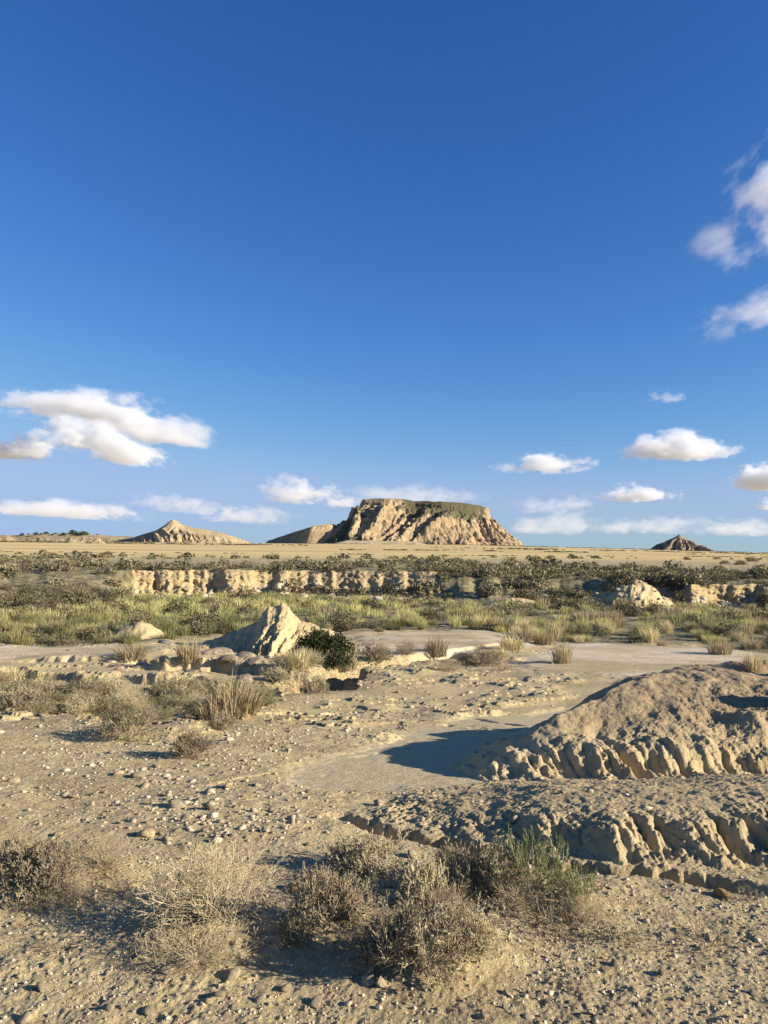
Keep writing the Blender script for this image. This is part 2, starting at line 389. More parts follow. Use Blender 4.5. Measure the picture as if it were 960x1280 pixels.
CL = [
 (-10, 215, 492, 530, 4200, 'large flat grey cloud stretched over the upper left cloud bank', dict(dens=.016, thr=-.10, seed=1, tilt=-1)),
 (60, 262, 508, 560, 4500, 'grey lens shaped cloud tapering to the right at left', dict(dens=.013, thr=-.08, seed=21, tilt=-6)),
 (40, 215, 530, 586, 3900, 'bright white puffy cloud sloping below the big grey one at left', dict(dens=.03, thr=-.06, seed=2, tilt=-11)),
 (-70, 78, 546, 580, 4300, 'small dark bottomed cloud cut by the left edge of the picture', dict(dens=.03, thr=-.08, seed=3)),
 (-70, 205, 624, 654, 7000, 'long white cloud low over the far left horizon', dict(dens=.007, thr=-.0, seed=4, tilt=-3)),
 (150, 290, 616, 648, 7500, 'thin grey cloud wisp left above the pointed pale hill', dict(dens=.004, thr=.02, seed=5, tilt=-4)),
 (245, 385, 630, 664, 7800, 'thin white cloud wisp right of the pointed pale hill', dict(dens=.005, thr=.02, seed=25, tilt=-4)),
 (310, 465, 596, 640, 6500, 'white topped cloud left of the flat-topped mesa', dict(dens=.011, thr=-.0, seed=6, tilt=-4)),
 (400, 620, 606, 636, 8000, 'thin grey cloud showing just over the top of the mesa', dict(dens=.002, thr=.02, seed=7)),
 (612, 748, 568, 596, 5000, 'small slender white cloud above the right end of the mesa', dict(dens=.018, thr=-.02, seed=8)),
 (780, 922, 536, 586, 4600, 'rounded white cloud with grey underside high above the dark cone hill', dict(dens=.022, thr=-.02, seed=9)),
 (748, 852, 604, 634, 5600, 'small bright white cloud just above the low cloud band at right', dict(dens=.026, thr=-.04, seed=10)),
 (600, 790, 640, 676, 9000, 'left part of the low grey cloud band on the right horizon', dict(dens=.0022, thr=.0, seed=11)),
 (730, 900, 642, 676, 9400, 'middle part of the low grey cloud band behind the dark cone hill', dict(dens=.002, thr=.04, seed=31)),
 (850, 1040, 646, 678, 9800, 'right part of the low grey cloud band at the right edge', dict(dens=.002, thr=.04, seed=32)),
 (640, 770, 616, 650, 8800, 'faint grey cloud wisp over the right horizon band', dict(dens=.002, thr=.0, seed=12)),
 (908, 1050, 574, 622, 4800, 'dark grey cloud cut by the right edge of the picture', dict(dens=.03, thr=-.08, seed=13)),
 (888, 1070, 160, 300, 4200, 'tall ragged white cloud high at the right edge', dict(dens=.006, thr=-.14, seed=14, tilt=45, flat=1, ns=(2.6, 2.6, 2.2))),
 (860, 960, 262, 345, 4200, 'ragged lower end of the tall white cloud at the right edge', dict(dens=.004, thr=-.0, seed=17, tilt=20, flat=1, ns=(2.6, 2.6, 2.2))),
 (850, 1060, 362, 412, 4300, 'thin wispy cloud below the tall ragged cloud at right', dict(dens=.004, thr=.06, seed=15, tilt=14, flat=1)),
 (800, 862, 487, 506, 5200, 'tiny faint grey cloud puff alone in the right sky', dict(dens=.005, thr=.0, seed=16)),
 (940, 985, 622, 642, 5200, 'tiny white cloud cut by the right edge above the low band', dict(dens=.02, thr=-.04, seed=18)),
]
for (a, b, c, d, dist, lab, kw) in CL:
    kw['dens'] = kw['dens'] * .62; kw['thr'] = kw['thr'] + .07
    make_cloud(a, b, c, d, dist, lab, **kw)
# ------------------------------------------------------------------ mesh and material helpers
def mk_mesh(name, V, F, attrs=None, mats=(), smooth=True, fmat=None, normals=None):
    """F: (n,3) or (n,4) integer array"""
    V = np.asarray(V, np.float32); F = np.asarray(F, np.int32)
    me = bpy.data.meshes.new(name)
    me.vertices.add(len(V)); me.vertices.foreach_set('co', V.ravel())
    k = F.shape[1]
    me.loops.add(F.size); me.loops.foreach_set('vertex_index', F.ravel())
    me.polygons.add(len(F)); me.polygons.foreach_set('loop_start', np.arange(0, F.size, k, dtype=np.int32))
    if smooth: me.polygons.foreach_set('use_smooth', np.ones(len(F), bool))
    for m in mats: me.materials.append(m)
    if fmat is not None: me.polygons.foreach_set('material_index', np.asarray(fmat, np.int32))
    me.update(calc_edges=True)
    for n, a in (attrs or {}).items():
        at = me.attributes.new(n, 'FLOAT', 'POINT'); at.data.foreach_set('value', np.asarray(a, np.float32))
    if normals is not None:
        me.normals_split_custom_set_from_vertices(np.asarray(normals, np.float32))
    return me
def link(name, me, parent=None, label=None, cat=None, group=None, kind=None):
    o = bpy.data.objects.new(name, me); COL.objects.link(o)
    if parent is not None: o.parent = parent
    if label: o['label'] = label
    if cat: o['category'] = cat
    if group: o['group'] = group
    if kind: o['kind'] = kind
    return o

class NT:
    def __init__(s, name, rough=0.95):
        s.m = bpy.data.materials.new(name); s.m.use_nodes = True; s.nt = s.m.node_tree
        s.b = s.nt.nodes['Principled BSDF']; s.b.inputs['Roughness'].default_value = rough
        s.b.inputs['Specular IOR Level'].default_value = 0.15
        s.tc = s.nt.nodes.new('ShaderNodeTexCoord')
    def set(s, n, k, v):
        if isinstance(v, bpy.types.NodeSocket): s.nt.links.new(v, n.inputs[k])
        else:
            if isinstance(v, tuple) and len(v) == 3 and n.inputs[k].type == 'RGBA': v = (*v, 1)
            n.inputs[k].default_value = v
    def math(s, op, a, b=None, clamp=False):
        n = s.nt.nodes.new('ShaderNodeMath'); n.operation = op; n.use_clamp = clamp
        s.set(n, 0, a)
        if b is not None: s.set(n, 1, b)
        return n.outputs[0]
    def noise(s, scale, detail=4, rough=.55, stretch=None, vec=None, dist=0):
        n = s.nt.nodes.new('ShaderNodeTexNoise'); n.inputs['Scale'].default_value = scale
        n.inputs['Detail'].default_value = detail; n.inputs['Roughness'].default_value = rough; n.inputs['Distortion'].default_value = dist
        v = vec or s.tc.outputs['Object']
        if stretch:
            mp = s.nt.nodes.new('ShaderNodeMapping'); mp.inputs['Scale'].default_value = stretch
            s.nt.links.new(v, mp.inputs[0]); v = mp.outputs[0]
        s.nt.links.new(v, n.inputs['Vector'])
        return n.outputs['Fac']
    def voro(s, scale, feature='F1'):
        n = s.nt.nodes.new('ShaderNodeTexVoronoi'); n.inputs['Scale'].default_value = scale; n.feature = feature
        s.nt.links.new(s.tc.outputs['Object'], n.inputs['Vector']); return n.outputs['Distance'], n.outputs['Color'] if feature == 'F1' else None
    def ramp(s, v, lo, hi, a=0.0, b=1.0):
        n = s.nt.nodes.new('ShaderNodeMapRange'); n.interpolation_type = 'SMOOTHSTEP'
        s.set(n, 0, v); n.inputs[1].default_value = lo; n.inputs[2].default_value = hi; n.inputs[3].default_value = a; n.inputs[4].default_value = b
        return n.outputs[0]
    def mix(s, f, a, b):
        n = s.nt.nodes.new('ShaderNodeMix'); n.data_type = 'RGBA'
        s.set(n, 0, f)
        for i, v in ((6, a), (7, b)):
            if isinstance(v, bpy.types.NodeSocket): s.nt.links.new(v, n.inputs[i])
            else: n.inputs[i].default_value = (*v, 1)
        return n.outputs[2]
    def attr(s, name):
        n = s.nt.nodes.new('ShaderNodeAttribute'); n.attribute_name = name; return n.outputs['Fac']
    def rand(s):
        return s.nt.nodes.new('ShaderNodeObjectInfo').outputs['Random']
    def bump(s, h, dist, strength=1.0):
        n = s.nt.nodes.new('ShaderNodeBump'); n.inputs['Strength'].default_value = strength; n.inputs['Distance'].default_value = dist
        s.nt.links.new(h, n.inputs['Height']); s.nt.links.new(n.outputs[0], s.b.inputs['Normal'])
    def color(s, c): s.set(s.b, 'Base Color', c); return s.m

def earth_material():
    t = NT('dry_earth')
    n1 = t.noise(.55, 5, .6); n2 = t.noise(7, 5, .6); n3 = t.noise(60, 4, .65)
    c = t.mix(t.ramp(n1, .35, .65), (.58, .465, .25), (.48, .38, .20))
    c = t.mix(t.ramp(n2, .40, .66, 0, .6), c, (.35, .26, .14))
    c = t.mix(t.ramp(n3, .50, .68, 0, .45), c, (.60, .49, .30))
    # thin dark crust and plant litter, and a darker tone along the trench
    c = t.mix(t.math('MULTIPLY', t.attr('litter_dark'), t.ramp(t.noise(22, 5, .7), .40, .62)), c, (.13, .10, .065))
    c = t.mix(t.math('MULTIPLY', t.attr('soft'), t.ramp(t.noise(2.2, 6, .7), .35, .6, .45, 1.0)), c, t.mix(t.ramp(t.noise(5, 6, .75), .4, .65), (.54, .45, .265), (.44, .36, .21)))
    pat = t.mix(t.ramp(t.noise(.35, 5, .65, (.6, 1.4, 1)), .38, .62), (.66, .56, .385), (.46, .36, .20))
    pat = t.mix(t.ramp(t.noise(2.4, 6, .7), .46, .68, 0, .6), pat, (.34, .27, .155))
    vd, _ = t.voro(5.0, 'DISTANCE_TO_EDGE')
    pat = t.mix(t.math('MULTIPLY', t.ramp(vd, .0, .035, .5, 0), t.ramp(t.noise(.8, 3), .45, .6)), pat, (.26, .20, .12))
    c = t.mix(t.attr('pan'), c, pat)
    clay = t.mix(t.ramp(t.noise(18, 5, .65), .35, .65), (.41, .31, .175), (.30, .225, .125))
    c = t.mix(t.attr('clay'), c, clay)
    pale = t.mix(t.ramp(n2, .3, .7), (.56, .44, .24), (.47, .36, .19))
    c = t.mix(t.attr('pale'), c, pale)
    c = t.mix(t.math('MULTIPLY', t.attr('veg'), t.ramp(t.noise(1.2, 5, .7), .30, .60, .25, 1.0)), c, (.16, .145, .075))
    fld = t.mix(t.ramp(t.noise(.012, 4, .5, (.25, 1.6, 1)), .38, .62), (.70, .53, .24), (.57, .425, .19))
    fld = t.mix(t.ramp(t.noise(.02, 5, .6, (.18, 2.2, 1)), .56, .66, 0, .6), fld, (.24, .20, .10))
    c = t.mix(t.attr('field'), c, fld)
    t.color(c)
    h = t.math('ADD', t.math('MULTIPLY', t.noise(45, 6, .7), 1.0), t.math('MULTIPLY', t.noise(9, 4, .6), 1.2))
    t.bump(t.math('MULTIPLY', h, t.math('SUBTRACT', 1.0, t.math('MULTIPLY', t.attr('soft'), .45))), .03, .9)
    return t.m
def bank_material():
    t = NT('pale_bank_clay')
    lay = t.noise(1.0, 4, .6, (.12, .12, 3.0)); n = t.noise(2.2, 5, .65)
    c = t.mix(t.ramp(lay, .35, .65), (.60, .455, .245), (.48, .36, .19))
    c = t.mix(t.ramp(n, .45, .68, 0, .7), c, (.42, .31, .17))
    c = t.mix(t.ramp(t.noise(9, 4, .6), .55, .7, 0, .7), c, (.30, .22, .125))
    c = t.mix(t.math('MULTIPLY', t.attr('veg'), t.ramp(t.noise(1.0, 5, .7), .35, .6)), c, (.16, .145, .075))
    t.color(c); t.bump(t.noise(6, 6, .7), .25, .9)
    return t.m
def hill_material(name, a, b, green=(.10, .095, .05)):
    t = NT(name)
    c = t.mix(t.ramp(t.noise(.035, 5, .6, (1, 1, 2.5)), .35, .65), a, b)
    c = t.mix(t.ramp(t.noise(.3, 4, .7, (.5, .5, 2.5)), .5, .7, 0, .55), c, tuple(v * .55 for v in b))
    veg = t.ramp(t.math('ADD', t.attr('veg'), t.math('MULTIPLY', t.noise(.12, 6, .75), 1.6)), 1.15, 1.45, 0, .92)
    c = t.mix(veg, c, green)
    t.color(c); t.bump(t.noise(.25, 6, .75), 4.0, .7)
    return t.m
M_EARTH = earth_material(); M_BANK = bank_material()

# ------------------------------------------------------------------ the ground as one sheet, cut into named pieces
def spaced(a, b, n): return list(np.linspace(a, b, n, endpoint=False))
K = FINE
n_in = int(860 * K)
th_in = np.arctan(np.linspace(-.60, .60, n_in))
th_out = np.concatenate([th_in[-1] + np.cumsum(np.geomspace(.002, .12, 40))])
th_out = th_out[th_out < math.pi]
thetas = np.concatenate([-th_out[::-1], th_in, th_out])
thetas = np.concatenate([thetas, [thetas[0] + 2 * math.pi]])
nT = len(thetas)
r_near = np.array(spaced(.05, 2.3, 24) + spaced(2.3, 4.0, int(170 * K)) + spaced(4.0, 7.4, int(380 * K)) + spaced(7.4, 15, int(300 * K)) + spaced(15, 36, int(230 * K)))
n_mid, n_bank, n_back, n_far = int(60 * K), int(70 * K), int(60 * K), 90
TH = thetas[None, :]
cosT = np.cos(thetas); sinT = np.sin(thetas)
u_col = np.where(cosT > .05, np.tan(np.clip(thetas, -1.5, 1.5)), 25.0 * np.sign(sinT))
Dc, Wc, Tc = bank(u_col)
inv = 1 / np.maximum(cosT, .25)
rd0 = np.maximum(Dc * inv, 40); Wr = Wc * inv
rd0 = np.where(cosT > .05, rd0, 90.0)
rows = [np.broadcast_to(r_near[:, None], (len(r_near), nT))]
seg = lambda a, b, n, e=0: a[None, :] + (b - a)[None, :] * (np.arange(n) / (n))[:, None]
full36 = np.full(nT, 36.0)
rows.append(seg(full36, rd0, n_mid)); rows.append(seg(rd0, rd0 + Wr, n_bank)); rows.append(seg(rd0 + Wr, rd0 + Wr + 60, n_back))
g = (np.arange(n_far) / (n_far - 1))[:, None]
rows.append((rd0 + Wr + 60)[None, :] * (32000.0 / (rd0 + Wr + 60)[None, :]) ** g)
RR = np.vstack(rows)
nR = RR.shape[0]
i_bank0 = len(r_near) + n_mid; i_bank1 = i_bank0 + n_bank; i_far = i_bank1 + n_back
X = RR * sinT[None, :]; Y = RR * cosT[None, :]
Z = np.zeros_like(X)
A = {k: np.zeros(X.shape, np.float32) for k in ('soft', 'clay', 'veg', 'field', 'litter_dark', 'pale', 'pan')}
MS = np.full(X.shape, -9.0); TS = np.full(X.shape, -9.0)
def veg_zone(x, y):
    """how green the floor is: the grassy wash beyond the pans"""
    u = x / np.maximum(y, 1)
    lo = np.interp(u, [-.6, -.33, -.27, -.1, 0, .1, .25, .40, .5, .7], [25, 25.5, 31, 34, 35.5, 33, 30, 30.5, 25, 24])
    return sst(-1.5, 1.5, y - lo + 1.5 * fbm(x * .25, y * .25, 301, 3))
for a in range(0, nR, 60):
    b = min(nR, a + 60); x = X[a:b]; y = Y[a:b]; rr = RR[a:b]
    q = zones(x, y)
    h = ground_h(x, y, q)
    t = np.clip((rr - rd0[None]) / Wr[None], 0, 1)
    W = Wc[None] + 0 * x
    steep = W < 4
    br = .50 + .25 * fbm(u_col[None] * 25 + 0 * t, 0 * t + 4.4, 427, 3); hb = .30 + .55 * fbm(u_col[None] * 18 + 0 * t, 0 * t + 7.4, 429, 3); hb = np.clip(hb, .1, .7)
    prof = np.where(t < br, hb * (t / br) ** 1.2, hb + (1 - hb) * (np.clip(t - br, 0, 1) / (1 - br)) ** .7)
    s = np.where(steep, prof, t * t * (3 - 2 * t)); s = np.where((y > 5), s, sst(90, 160, rr))
    yd = rr - (rd0 + Wr)[None]
    hill = np.where(y > 5, Tc[None] + .22 * fbm(u_col[None] * 38, 0 * y + 2.2, 425, 3) * steep, 0.0) * (1 - sst(25, 80, yd))
    back = hill + .18 * fbm(x * .09, y * .09, 191, 4) * (1 - sst(150, 400, rr)) + sst(110, 220, rr) * .25 * fbm(x * .013, y * .013, 181, 3)
    back = back + np.interp(np.where(y > 5, x / np.maximum(y, 5), -.5), [-.5, .1, .3, .5, .6], [11, 11, 6.5, 1.5, 0]) * sst(160, 1250, rr) * (1 - sst(2600, 5000, rr)) * (y > 5)
    hz = h * (1 - s) + back * s
    hz = hz + np.where(W > 4, s * (1 - s) * 4 * .30 * fbm(x * .35, y * .35, 193, 4), 0)
    Z[a:b] = hz
    pm = sst(-.1, .25, q['pond']); pa = sst(-.25, .5, q['pan'])
    A['soft'][a:b] = np.maximum(pm, pa * (rr < 60))
    A['pan'][a:b] = sst(-.3, .4, q['pan']) * (rr < 60) * (rr > 17)
    A['clay'][a:b] = np.maximum(sst(.15, .9, q['mound']), .45 * sst(.1, .6, q['tongue']))
    A['pale'][a:b] = np.maximum(np.maximum(sst(-.1, .1, q['mound']) * (1 - sst(.25, .9, q['mound'])), .6 * sst(-.05, .05, q['tongue'])) * .7, sst(3.3, 2.6, np.hypot(x + 3.72, y - 27.4)))
    A['pale'][a:b] = np.maximum(A['pale'][a:b], sst(1.25, 1.05, np.hypot(x + 9.6, y - 30.5)))
    A['veg'][a:b] = veg_zone(x, y) * (1 - .9 * pa) * (1 - sst(80, 130, rr) * .75) * (1 - sst(2.6, 1.8, np.hypot(x + 3.72, y - 27.4))) * sst(1.0, 1.25, np.hypot(x + 9.6, y - 30.5))
    A['field'][a:b] = sst(70, 105, yd + rr * 0 + 25 * fbm(x * .03, y * .06, 195, 3))
    A['litter_dark'][a:b] = np.clip(sst(.05, .4, fbm(x * .7, y * .7, 303, 3)) * .5, 0, 1) * (1 - A['soft'][a:b]) * (rr < 60)
    thk_trench = 1.3 * np.exp(-(((x - .2) / .85) ** 2 + ((y - 3.7) / .55) ** 2)) + .7 * np.exp(-(((x + .85) / .3) ** 2 + ((y - 3.5) / .3) ** 2)) + .6 * np.exp(-(((x + 1.7) / .4) ** 2 + ((y - 4.0) / .3) ** 2)) + .8 * np.exp(-((x + 3.6) / 1.9) ** 2 - ((y - 10.3) / .9) ** 2)
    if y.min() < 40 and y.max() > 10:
        dt, _ = line_d(x, y, TRENCH); thk_trench = thk_trench + sst(1.2, .7, dt)  # ground also coloured darker close to the trench
    A['litter_dark'][a:b] = np.clip(A['litter_dark'][a:b] + thk_trench, 0, 1)
    MS[a:b] = q['mound']; TS[a:b] = q['tongue']
# erosion of the bank's face: the sheet is pushed in and out where it stands steep
sl = slice(i_bank0, i_bank1)
tb = (np.arange(n_bank) / n_bank)[:, None]; uu = u_col[None, :] + 0 * tb
steep = sst(5, 2.5, Wc)[None, :]
win = np.sin(np.pi * np.clip(tb, 0, 1)) ** .5
off = -(.25 * (billow(uu * 11 + .8 * fbm(uu * 30, tb * 2, 401, 3), tb * .6, 403) - .6) + .6 * fbm(uu * 14, tb * .5, 421, 4) + .34 * (billow(uu * 60 + .6 * fbm(uu * 60, tb * 3, 423, 2), tb * 1.8, 405, 2) - .5) + .38 * fbm(uu * 130, tb * 9, 407, 4) + .10 * np.sin(tb * 22 + 3 * fbm(uu * 20, tb, 419, 2))) * .75 * steep * win
slopey = sst(2.5, 5, Wc)[None, :] * win
off = off + .45 * np.exp(-((uu - (243 - 480) / 961.) / .0035) ** 2) * steep * win + .3 * np.exp(-((uu - (196 - 480) / 961.) / .003) ** 2) * steep * win
X[sl] += off * sinT[None, :]; Y[sl] += off * cosT[None, :]
Z[sl] += steep * .10 * fbm(uu * 200, tb * 14, 409, 3) * win
# rounded clay knobs standing in the bank (right half)
for px, d, w, hh in ((788, 56.5, 2.2, 1.75), (640, 57, 2.6, .7), (745, 58, 1.2, 1.0), (815, 57, 1.6, .9)):
    u0 = (px - 480) / 961.0; cx = u0 * d
    rr_ = np.hypot((X - cx) / w, (Y - d) / (w * .9)) + .14 * (billow(np.arctan2(Y - d, X - cx) * 2.2, RR * .3, 411 + px, 2) - .5)
    rr_ = np.where(RR > 300, 9, rr_); m = rr_ < 1
    A['pale'] = np.where(rr_ < .95, 1, A['pale']); A['veg'] = np.where(rr_ < .95, 0, A['veg'])
    Z = np.where(m, np.maximum(Z, -2.6 + 0 * Z) + hh * (1 - rr_) ** .6 * 1.0, Z)
A['veg'][sl] *= (1 - steep * .97)
A['pale'][sl] = np.maximum(A['pale'][sl], steep * .9)
A['field'][sl] *= 0
# normals of the whole sheet, so that the pieces meet without a seam
P = np.stack([X, Y, Z], -1)
dU = np.zeros_like(P); dV = np.zeros_like(P)
dU[:, 1:-1] = P[:, 2:] - P[:, :-2]; dU[:, 0] = P[:, 1] - P[:, -2]; dU[:, -1] = dU[:, 0]
dV[1:-1] = P[2:] - P[:-2]; dV[0] = P[1] - P[0]; dV[-1] = P[-1] - P[-2]
N = np.cross(dU, dV); N /= np.maximum(np.linalg.norm(N, axis=-1, keepdims=True), 1e-12)
P = P.reshape(-1, 3); N = N.reshape(-1, 3)
idx = np.arange(nR * nT).reshape(nR, nT)
F = np.stack([idx[:-1, :-1], idx[:-1, 1:], idx[1:, 1:], idx[1:, :-1]], -1)
fi = np.arange(nR - 1)[:, None] + 0 * F[..., 0]
cls = np.zeros(F.shape[:2], int)
cls[i_bank1:] = 1
bw = (Wc[:-1] < 5.2)[None, :] & (np.abs(u_col[:-1]) < .62)[None, :]
cls[i_bank0:i_bank1] = np.where(bw, 2, 0)
cls = np.where(MS[:-1, :-1] > .0, 3, cls); cls = np.where((TS[:-1, :-1] > .0) & (cls == 0), 4, cls)
cls = np.where(np.hypot(X[:-1, :-1] + 3.72, Y[:-1, :-1] - 27.4) < 2.5, 5, cls)
F = F.reshape(-1, 4); cls = cls.reshape(-1)
NAMES = ['ground', 'plain', 'eroded_bank', 'clay_mound', 'clay_ridge', 'clay_butte']
for c, nm in enumerate(NAMES):
    f = F[cls == c]
    if not len(f): continue
    used, inv_ = np.unique(f, return_inverse=True)
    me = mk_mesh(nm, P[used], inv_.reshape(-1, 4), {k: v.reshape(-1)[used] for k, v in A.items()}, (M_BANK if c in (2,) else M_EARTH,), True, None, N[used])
    link(nm, me, kind='structure')
# centre cap under the camera
me = mk_mesh('footing', [(0, 0, float(Z[0, 0]) - .004), (-.1, -.1, float(Z[0, 0]) - .004), (.1, -.1, float(Z[0, 0]) - .004), (.1, .1, float(Z[0, 0]) - .004), (-.1, .1, float(Z[0, 0]) - .004)], [(0, 1, 2), (0, 2, 3), (0, 3, 4), (0, 4, 1)], None, (M_EARTH,))
link('ground', me, kind='structure')

# height lookup on the finished sheet (regular in angle index and row)
def ground_at(x, y):
    x = np.atleast_1d(np.asarray(x, float)); y = np.atleast_1d(np.asarray(y, float))
    th = np.arctan2(x, y); r = np.hypot(x, y)
    ci = np.clip(np.searchsorted(thetas, th) - 1, 0, nT - 2)
    out = np.zeros(len(x))
    RY = np.hypot(X, Y)
    for k in range(len(x)):
        col = RY[:, ci[k]]
        j = min(max(int(np.searchsorted(col, r[k])) - 1, 0), nR - 2)
        f = (r[k] - col[j]) / max(col[j + 1] - col[j], 1e-9); f = min(max(f, 0), 1)
        out[k] = Z[j, ci[k]] * (1 - f) + Z[j + 1, ci[k]] * f
    return out
RY_ = np.hypot(X, Y)
def gz(x, y):
    th = math.atan2(x, y); r = math.hypot(x, y)
    c = min(max(int(np.searchsorted(thetas, th)) - 1, 0), nT - 2)
    col = RY_[:, c]; j = min(max(int(np.searchsorted(col, r)) - 1, 0), nR - 2)
    f = min(max((r - col[j]) / max(col[j + 1] - col[j], 1e-9), 0), 1)
    return float(Z[j, c] * (1 - f) + Z[j + 1, c] * f)
def at(px, py):
    """where the sight line through a point of the photograph first meets the ground"""
    d = ray(px, py); y = 2.0
    while y < 3000:
        z = EYE.z + d.z / d.y * y; x = d.x / d.y * y
        if z <= gz(x, y): return x, y, gz(x, y)
        y *= 1.004
    return d.x / d.y * 3000, 3000, 0

# ------------------------------------------------------------------ mesa and distant hills
def grid_hill(name, x0, x1, y0, y1, nx, ny, fn, mat):
    gx, gy = np.meshgrid(np.linspace(x0, x1, nx), np.linspace(y0, y1, ny))
    z, veg = fn(gx, gy)
    z = z - 1.5
    V = np.stack([gx, gy, z], -1).reshape(-1, 3)
    ii = np.arange(nx * ny).reshape(ny, nx)
    Fh = np.stack([ii[:-1, :-1], ii[:-1, 1:], ii[1:, 1:], ii[1:, :-1]], -1).reshape(-1, 4)
    me = mk_mesh(name, V, Fh, {'veg': veg.reshape(-1)}, (mat,))
    return link(name, me, kind='structure')
def flutes(c, s, seed, k=1.0):
    c = c + 20 * k * fbm(c / 70 / k, s / 50 / k, seed + 5, 3)
    return ridged(c / (34 * k), s / 220, seed, 1) * .55 + ridged(c / (15 * k), s / 90, seed + 1, 2) * .35 + ridged(c / (6 * k), s / 40, seed + 2, 2) * .15
def mesa_fn(x, y):
    TOP = [(-40, 1492), (0, 1478), (60, 1486), (110, 1470), (160, 1480), (205, 1500), (205, 1600), (-20, 1610), (-45, 1540)]
    q = 1.0
    sd = -poly_sd(x, (y - 1480) * .62, [(a, (b - 1480) * .62) for a, b in TOP])   # outside distance
    topz = np.interp(x, [-60, 30, 60, 140, 185, 210], [103, 103, 99, 96, 92, 85])
    c = x + np.interp(x, [-80, 60, 110, 160], [.75, .8, .35, -.35]) * (1480 - y)
    c = np.where(y > 1560, x, c)
    side = np.clip(np.abs(x - 82) - 110, 0, 90)
    cc = c + side * 0 + np.where(np.abs(x - 82) > 122, (y - 1490) * .8, 0)
    fl = flutes(cc, sd, 501)
    big = fbm(cc / 48, sd / 160, 521, 3)
    amp = 13 * sst(0, 22, sd) * (1 - .45 * sst(50, 85, sd))
    s = sd - amp * (fl - .1) - np.interp(x, [-70, 0], [8, 24]) * big * sst(0, 26, sd) - 5 * fbm(x / 9, y / 9, 523, 3) * sst(2, 12, sd)
    run = np.interp(x, [-200, -60, 0, 200, 260], [112, 98, 82, 74, 74])
    sl = np.clip(1 - s / run, 0, 1)
    cliff = np.interp(x, [-60, 40, 80, 150, 210], [9, 7, 5, 12, 15]) * (1 + .5 * fbm(x / 14, y / 14, 527, 2))
    body = (topz - cliff) * (sl ** 1.3)
    z = np.where(s < 0, topz, np.where(s < 3, topz - cliff * s / 3, body))
    z = np.minimum(z, topz)
    # harder beds make small benches across the slopes
    bed = z / 9.0 + .3 * fbm(x / 40, y / 40, 529, 2)
    z = z + 2.4 * (np.floor(bed) + sst(.45, .9, bed - np.floor(bed)) - bed) * sst(2, 12, sd) * sst(10, 25, z)
    z = z + 2.0 * fbm(x / 15, y / 15, 531, 4) * sst(0, 10, sd)
    z = z - 3.2 * sst(0, -14, sd) * 0 + np.where(sd < 0, 2.2 * fbm(x / 26, y / 60, 533, 3), 0)
    z = z + 6 * np.exp(-(((x + 66) / 5.0) ** 2 + ((y - 1500) / 8) ** 2) ** 2)
    # lower spur on the left: long shaded flank, lit blunt end
    P2 = [(-238, 1640), (-132, 1440), (-104, 1452), (-96, 1520), (-200, 1640)]
    s2 = -poly_sd(x, y, P2)
    f2 = flutes(x - y, s2, 541, .8)
    z2t = np.interp(x, [-240, -180, -104], [24, 38, 53])
    z2 = z2t * np.clip(1 - np.clip(s2 - 7 * f2 * sst(0, 8, s2), 0, None) / 30, 0, 1) ** 1.1 + 1.5 * fbm(x / 10, y / 10, 543, 3) * (s2 < 30)
    z = np.maximum(z, z2)
    z = z * (1 - sst(0, 1, (sd > 400) * 1.0)) 
    veg = sst(2, -8, sd) + sst(24, 4, s) * sst(15, 60, x) * sst(215, 150, x) * 1.1 + .85 * sst(.20, -.15, fl) * sst(8, 50, s) + .6 * sst(45, 75, s) + .35 * sst(10, -70, x) * sst(5, 20, sd) * (z > z2 - 1) + .4 * sst(0, .3, fbm(x / 30, y / 30, 535, 3))
    veg = np.where(z2 >= z - .01, .35 * sst(.2, -.1, f2) + .25, veg)
    return z, np.clip(veg, 0, 1)
M_MESA = hill_material('mesa_marl', (.47, .35, .20), (.32, .235, .135))
grid_hill('mesa', -300, 330, 1330, 1700, 760, 400, mesa_fn, M_MESA)

def ridge_fn(segs, seed, k=1.0, steep=1.15, vegk=.6, amp=.45):
    def fn(x, y):
        z = np.zeros(x.shape); fl_all = np.zeros(x.shape)
        for pts, wid in segs:
            d, t = line_d(x, y, [(p[0], p[1]) for p in pts])
            hz = np.interp(t, np.linspace(0, 1, len(pts)), [p[2] for p in pts])
            w = wid * hz
            ang = np.arctan2(y - pts[len(pts) // 2][1], x - pts[len(pts) // 2][0])
            c = ang * 26 if len(pts) == 2 else x + .5 * (y - pts[0][1]) + 18 * k * ang
            fl = flutes(c, d, seed, k)
            zz = hz * np.clip(1 - d / w * (1 + amp * (.5 - fl) * sst(.05, .4, d / w)), 0, 1) ** steep
            fl_all = np.where(zz > z, fl, fl_all); z = np.maximum(z, zz)
        veg = vegk * (sst(.3, -.1, fl_all) * .6 + .5 * sst(.35, .1, z / max(1, z.max()))) + .35 * sst(0, .3, fbm(x / 25, y / 25, seed + 9, 3)) * vegk
        return z, np.clip(veg, 0, 1)
    return fn
M_HILL = hill_material('pale_hill_marl', (.50, .385, .225), (.35, .265, .15))
M_HILL2 = hill_material('brown_hill_marl', (.46, .35, .22), (.27, .20, .13))
grid_hill('hill', -460, -170, 1120, 1330, 420, 300, ridge_fn([([(-330, 1200, 50), (-322, 1204, 46)], 1.35), ([(-325, 1204, 44), (-300, 1210, 37), (-262, 1216, 31), (-215, 1222, 16)], 2.1), ([(-332, 1200, 46), (-356, 1210, 33), (-392, 1220, 23)], 1.9), ([(-440, 1235, 16), (-372, 1220, 24)], 2.4)], 601, .55), M_HILL)
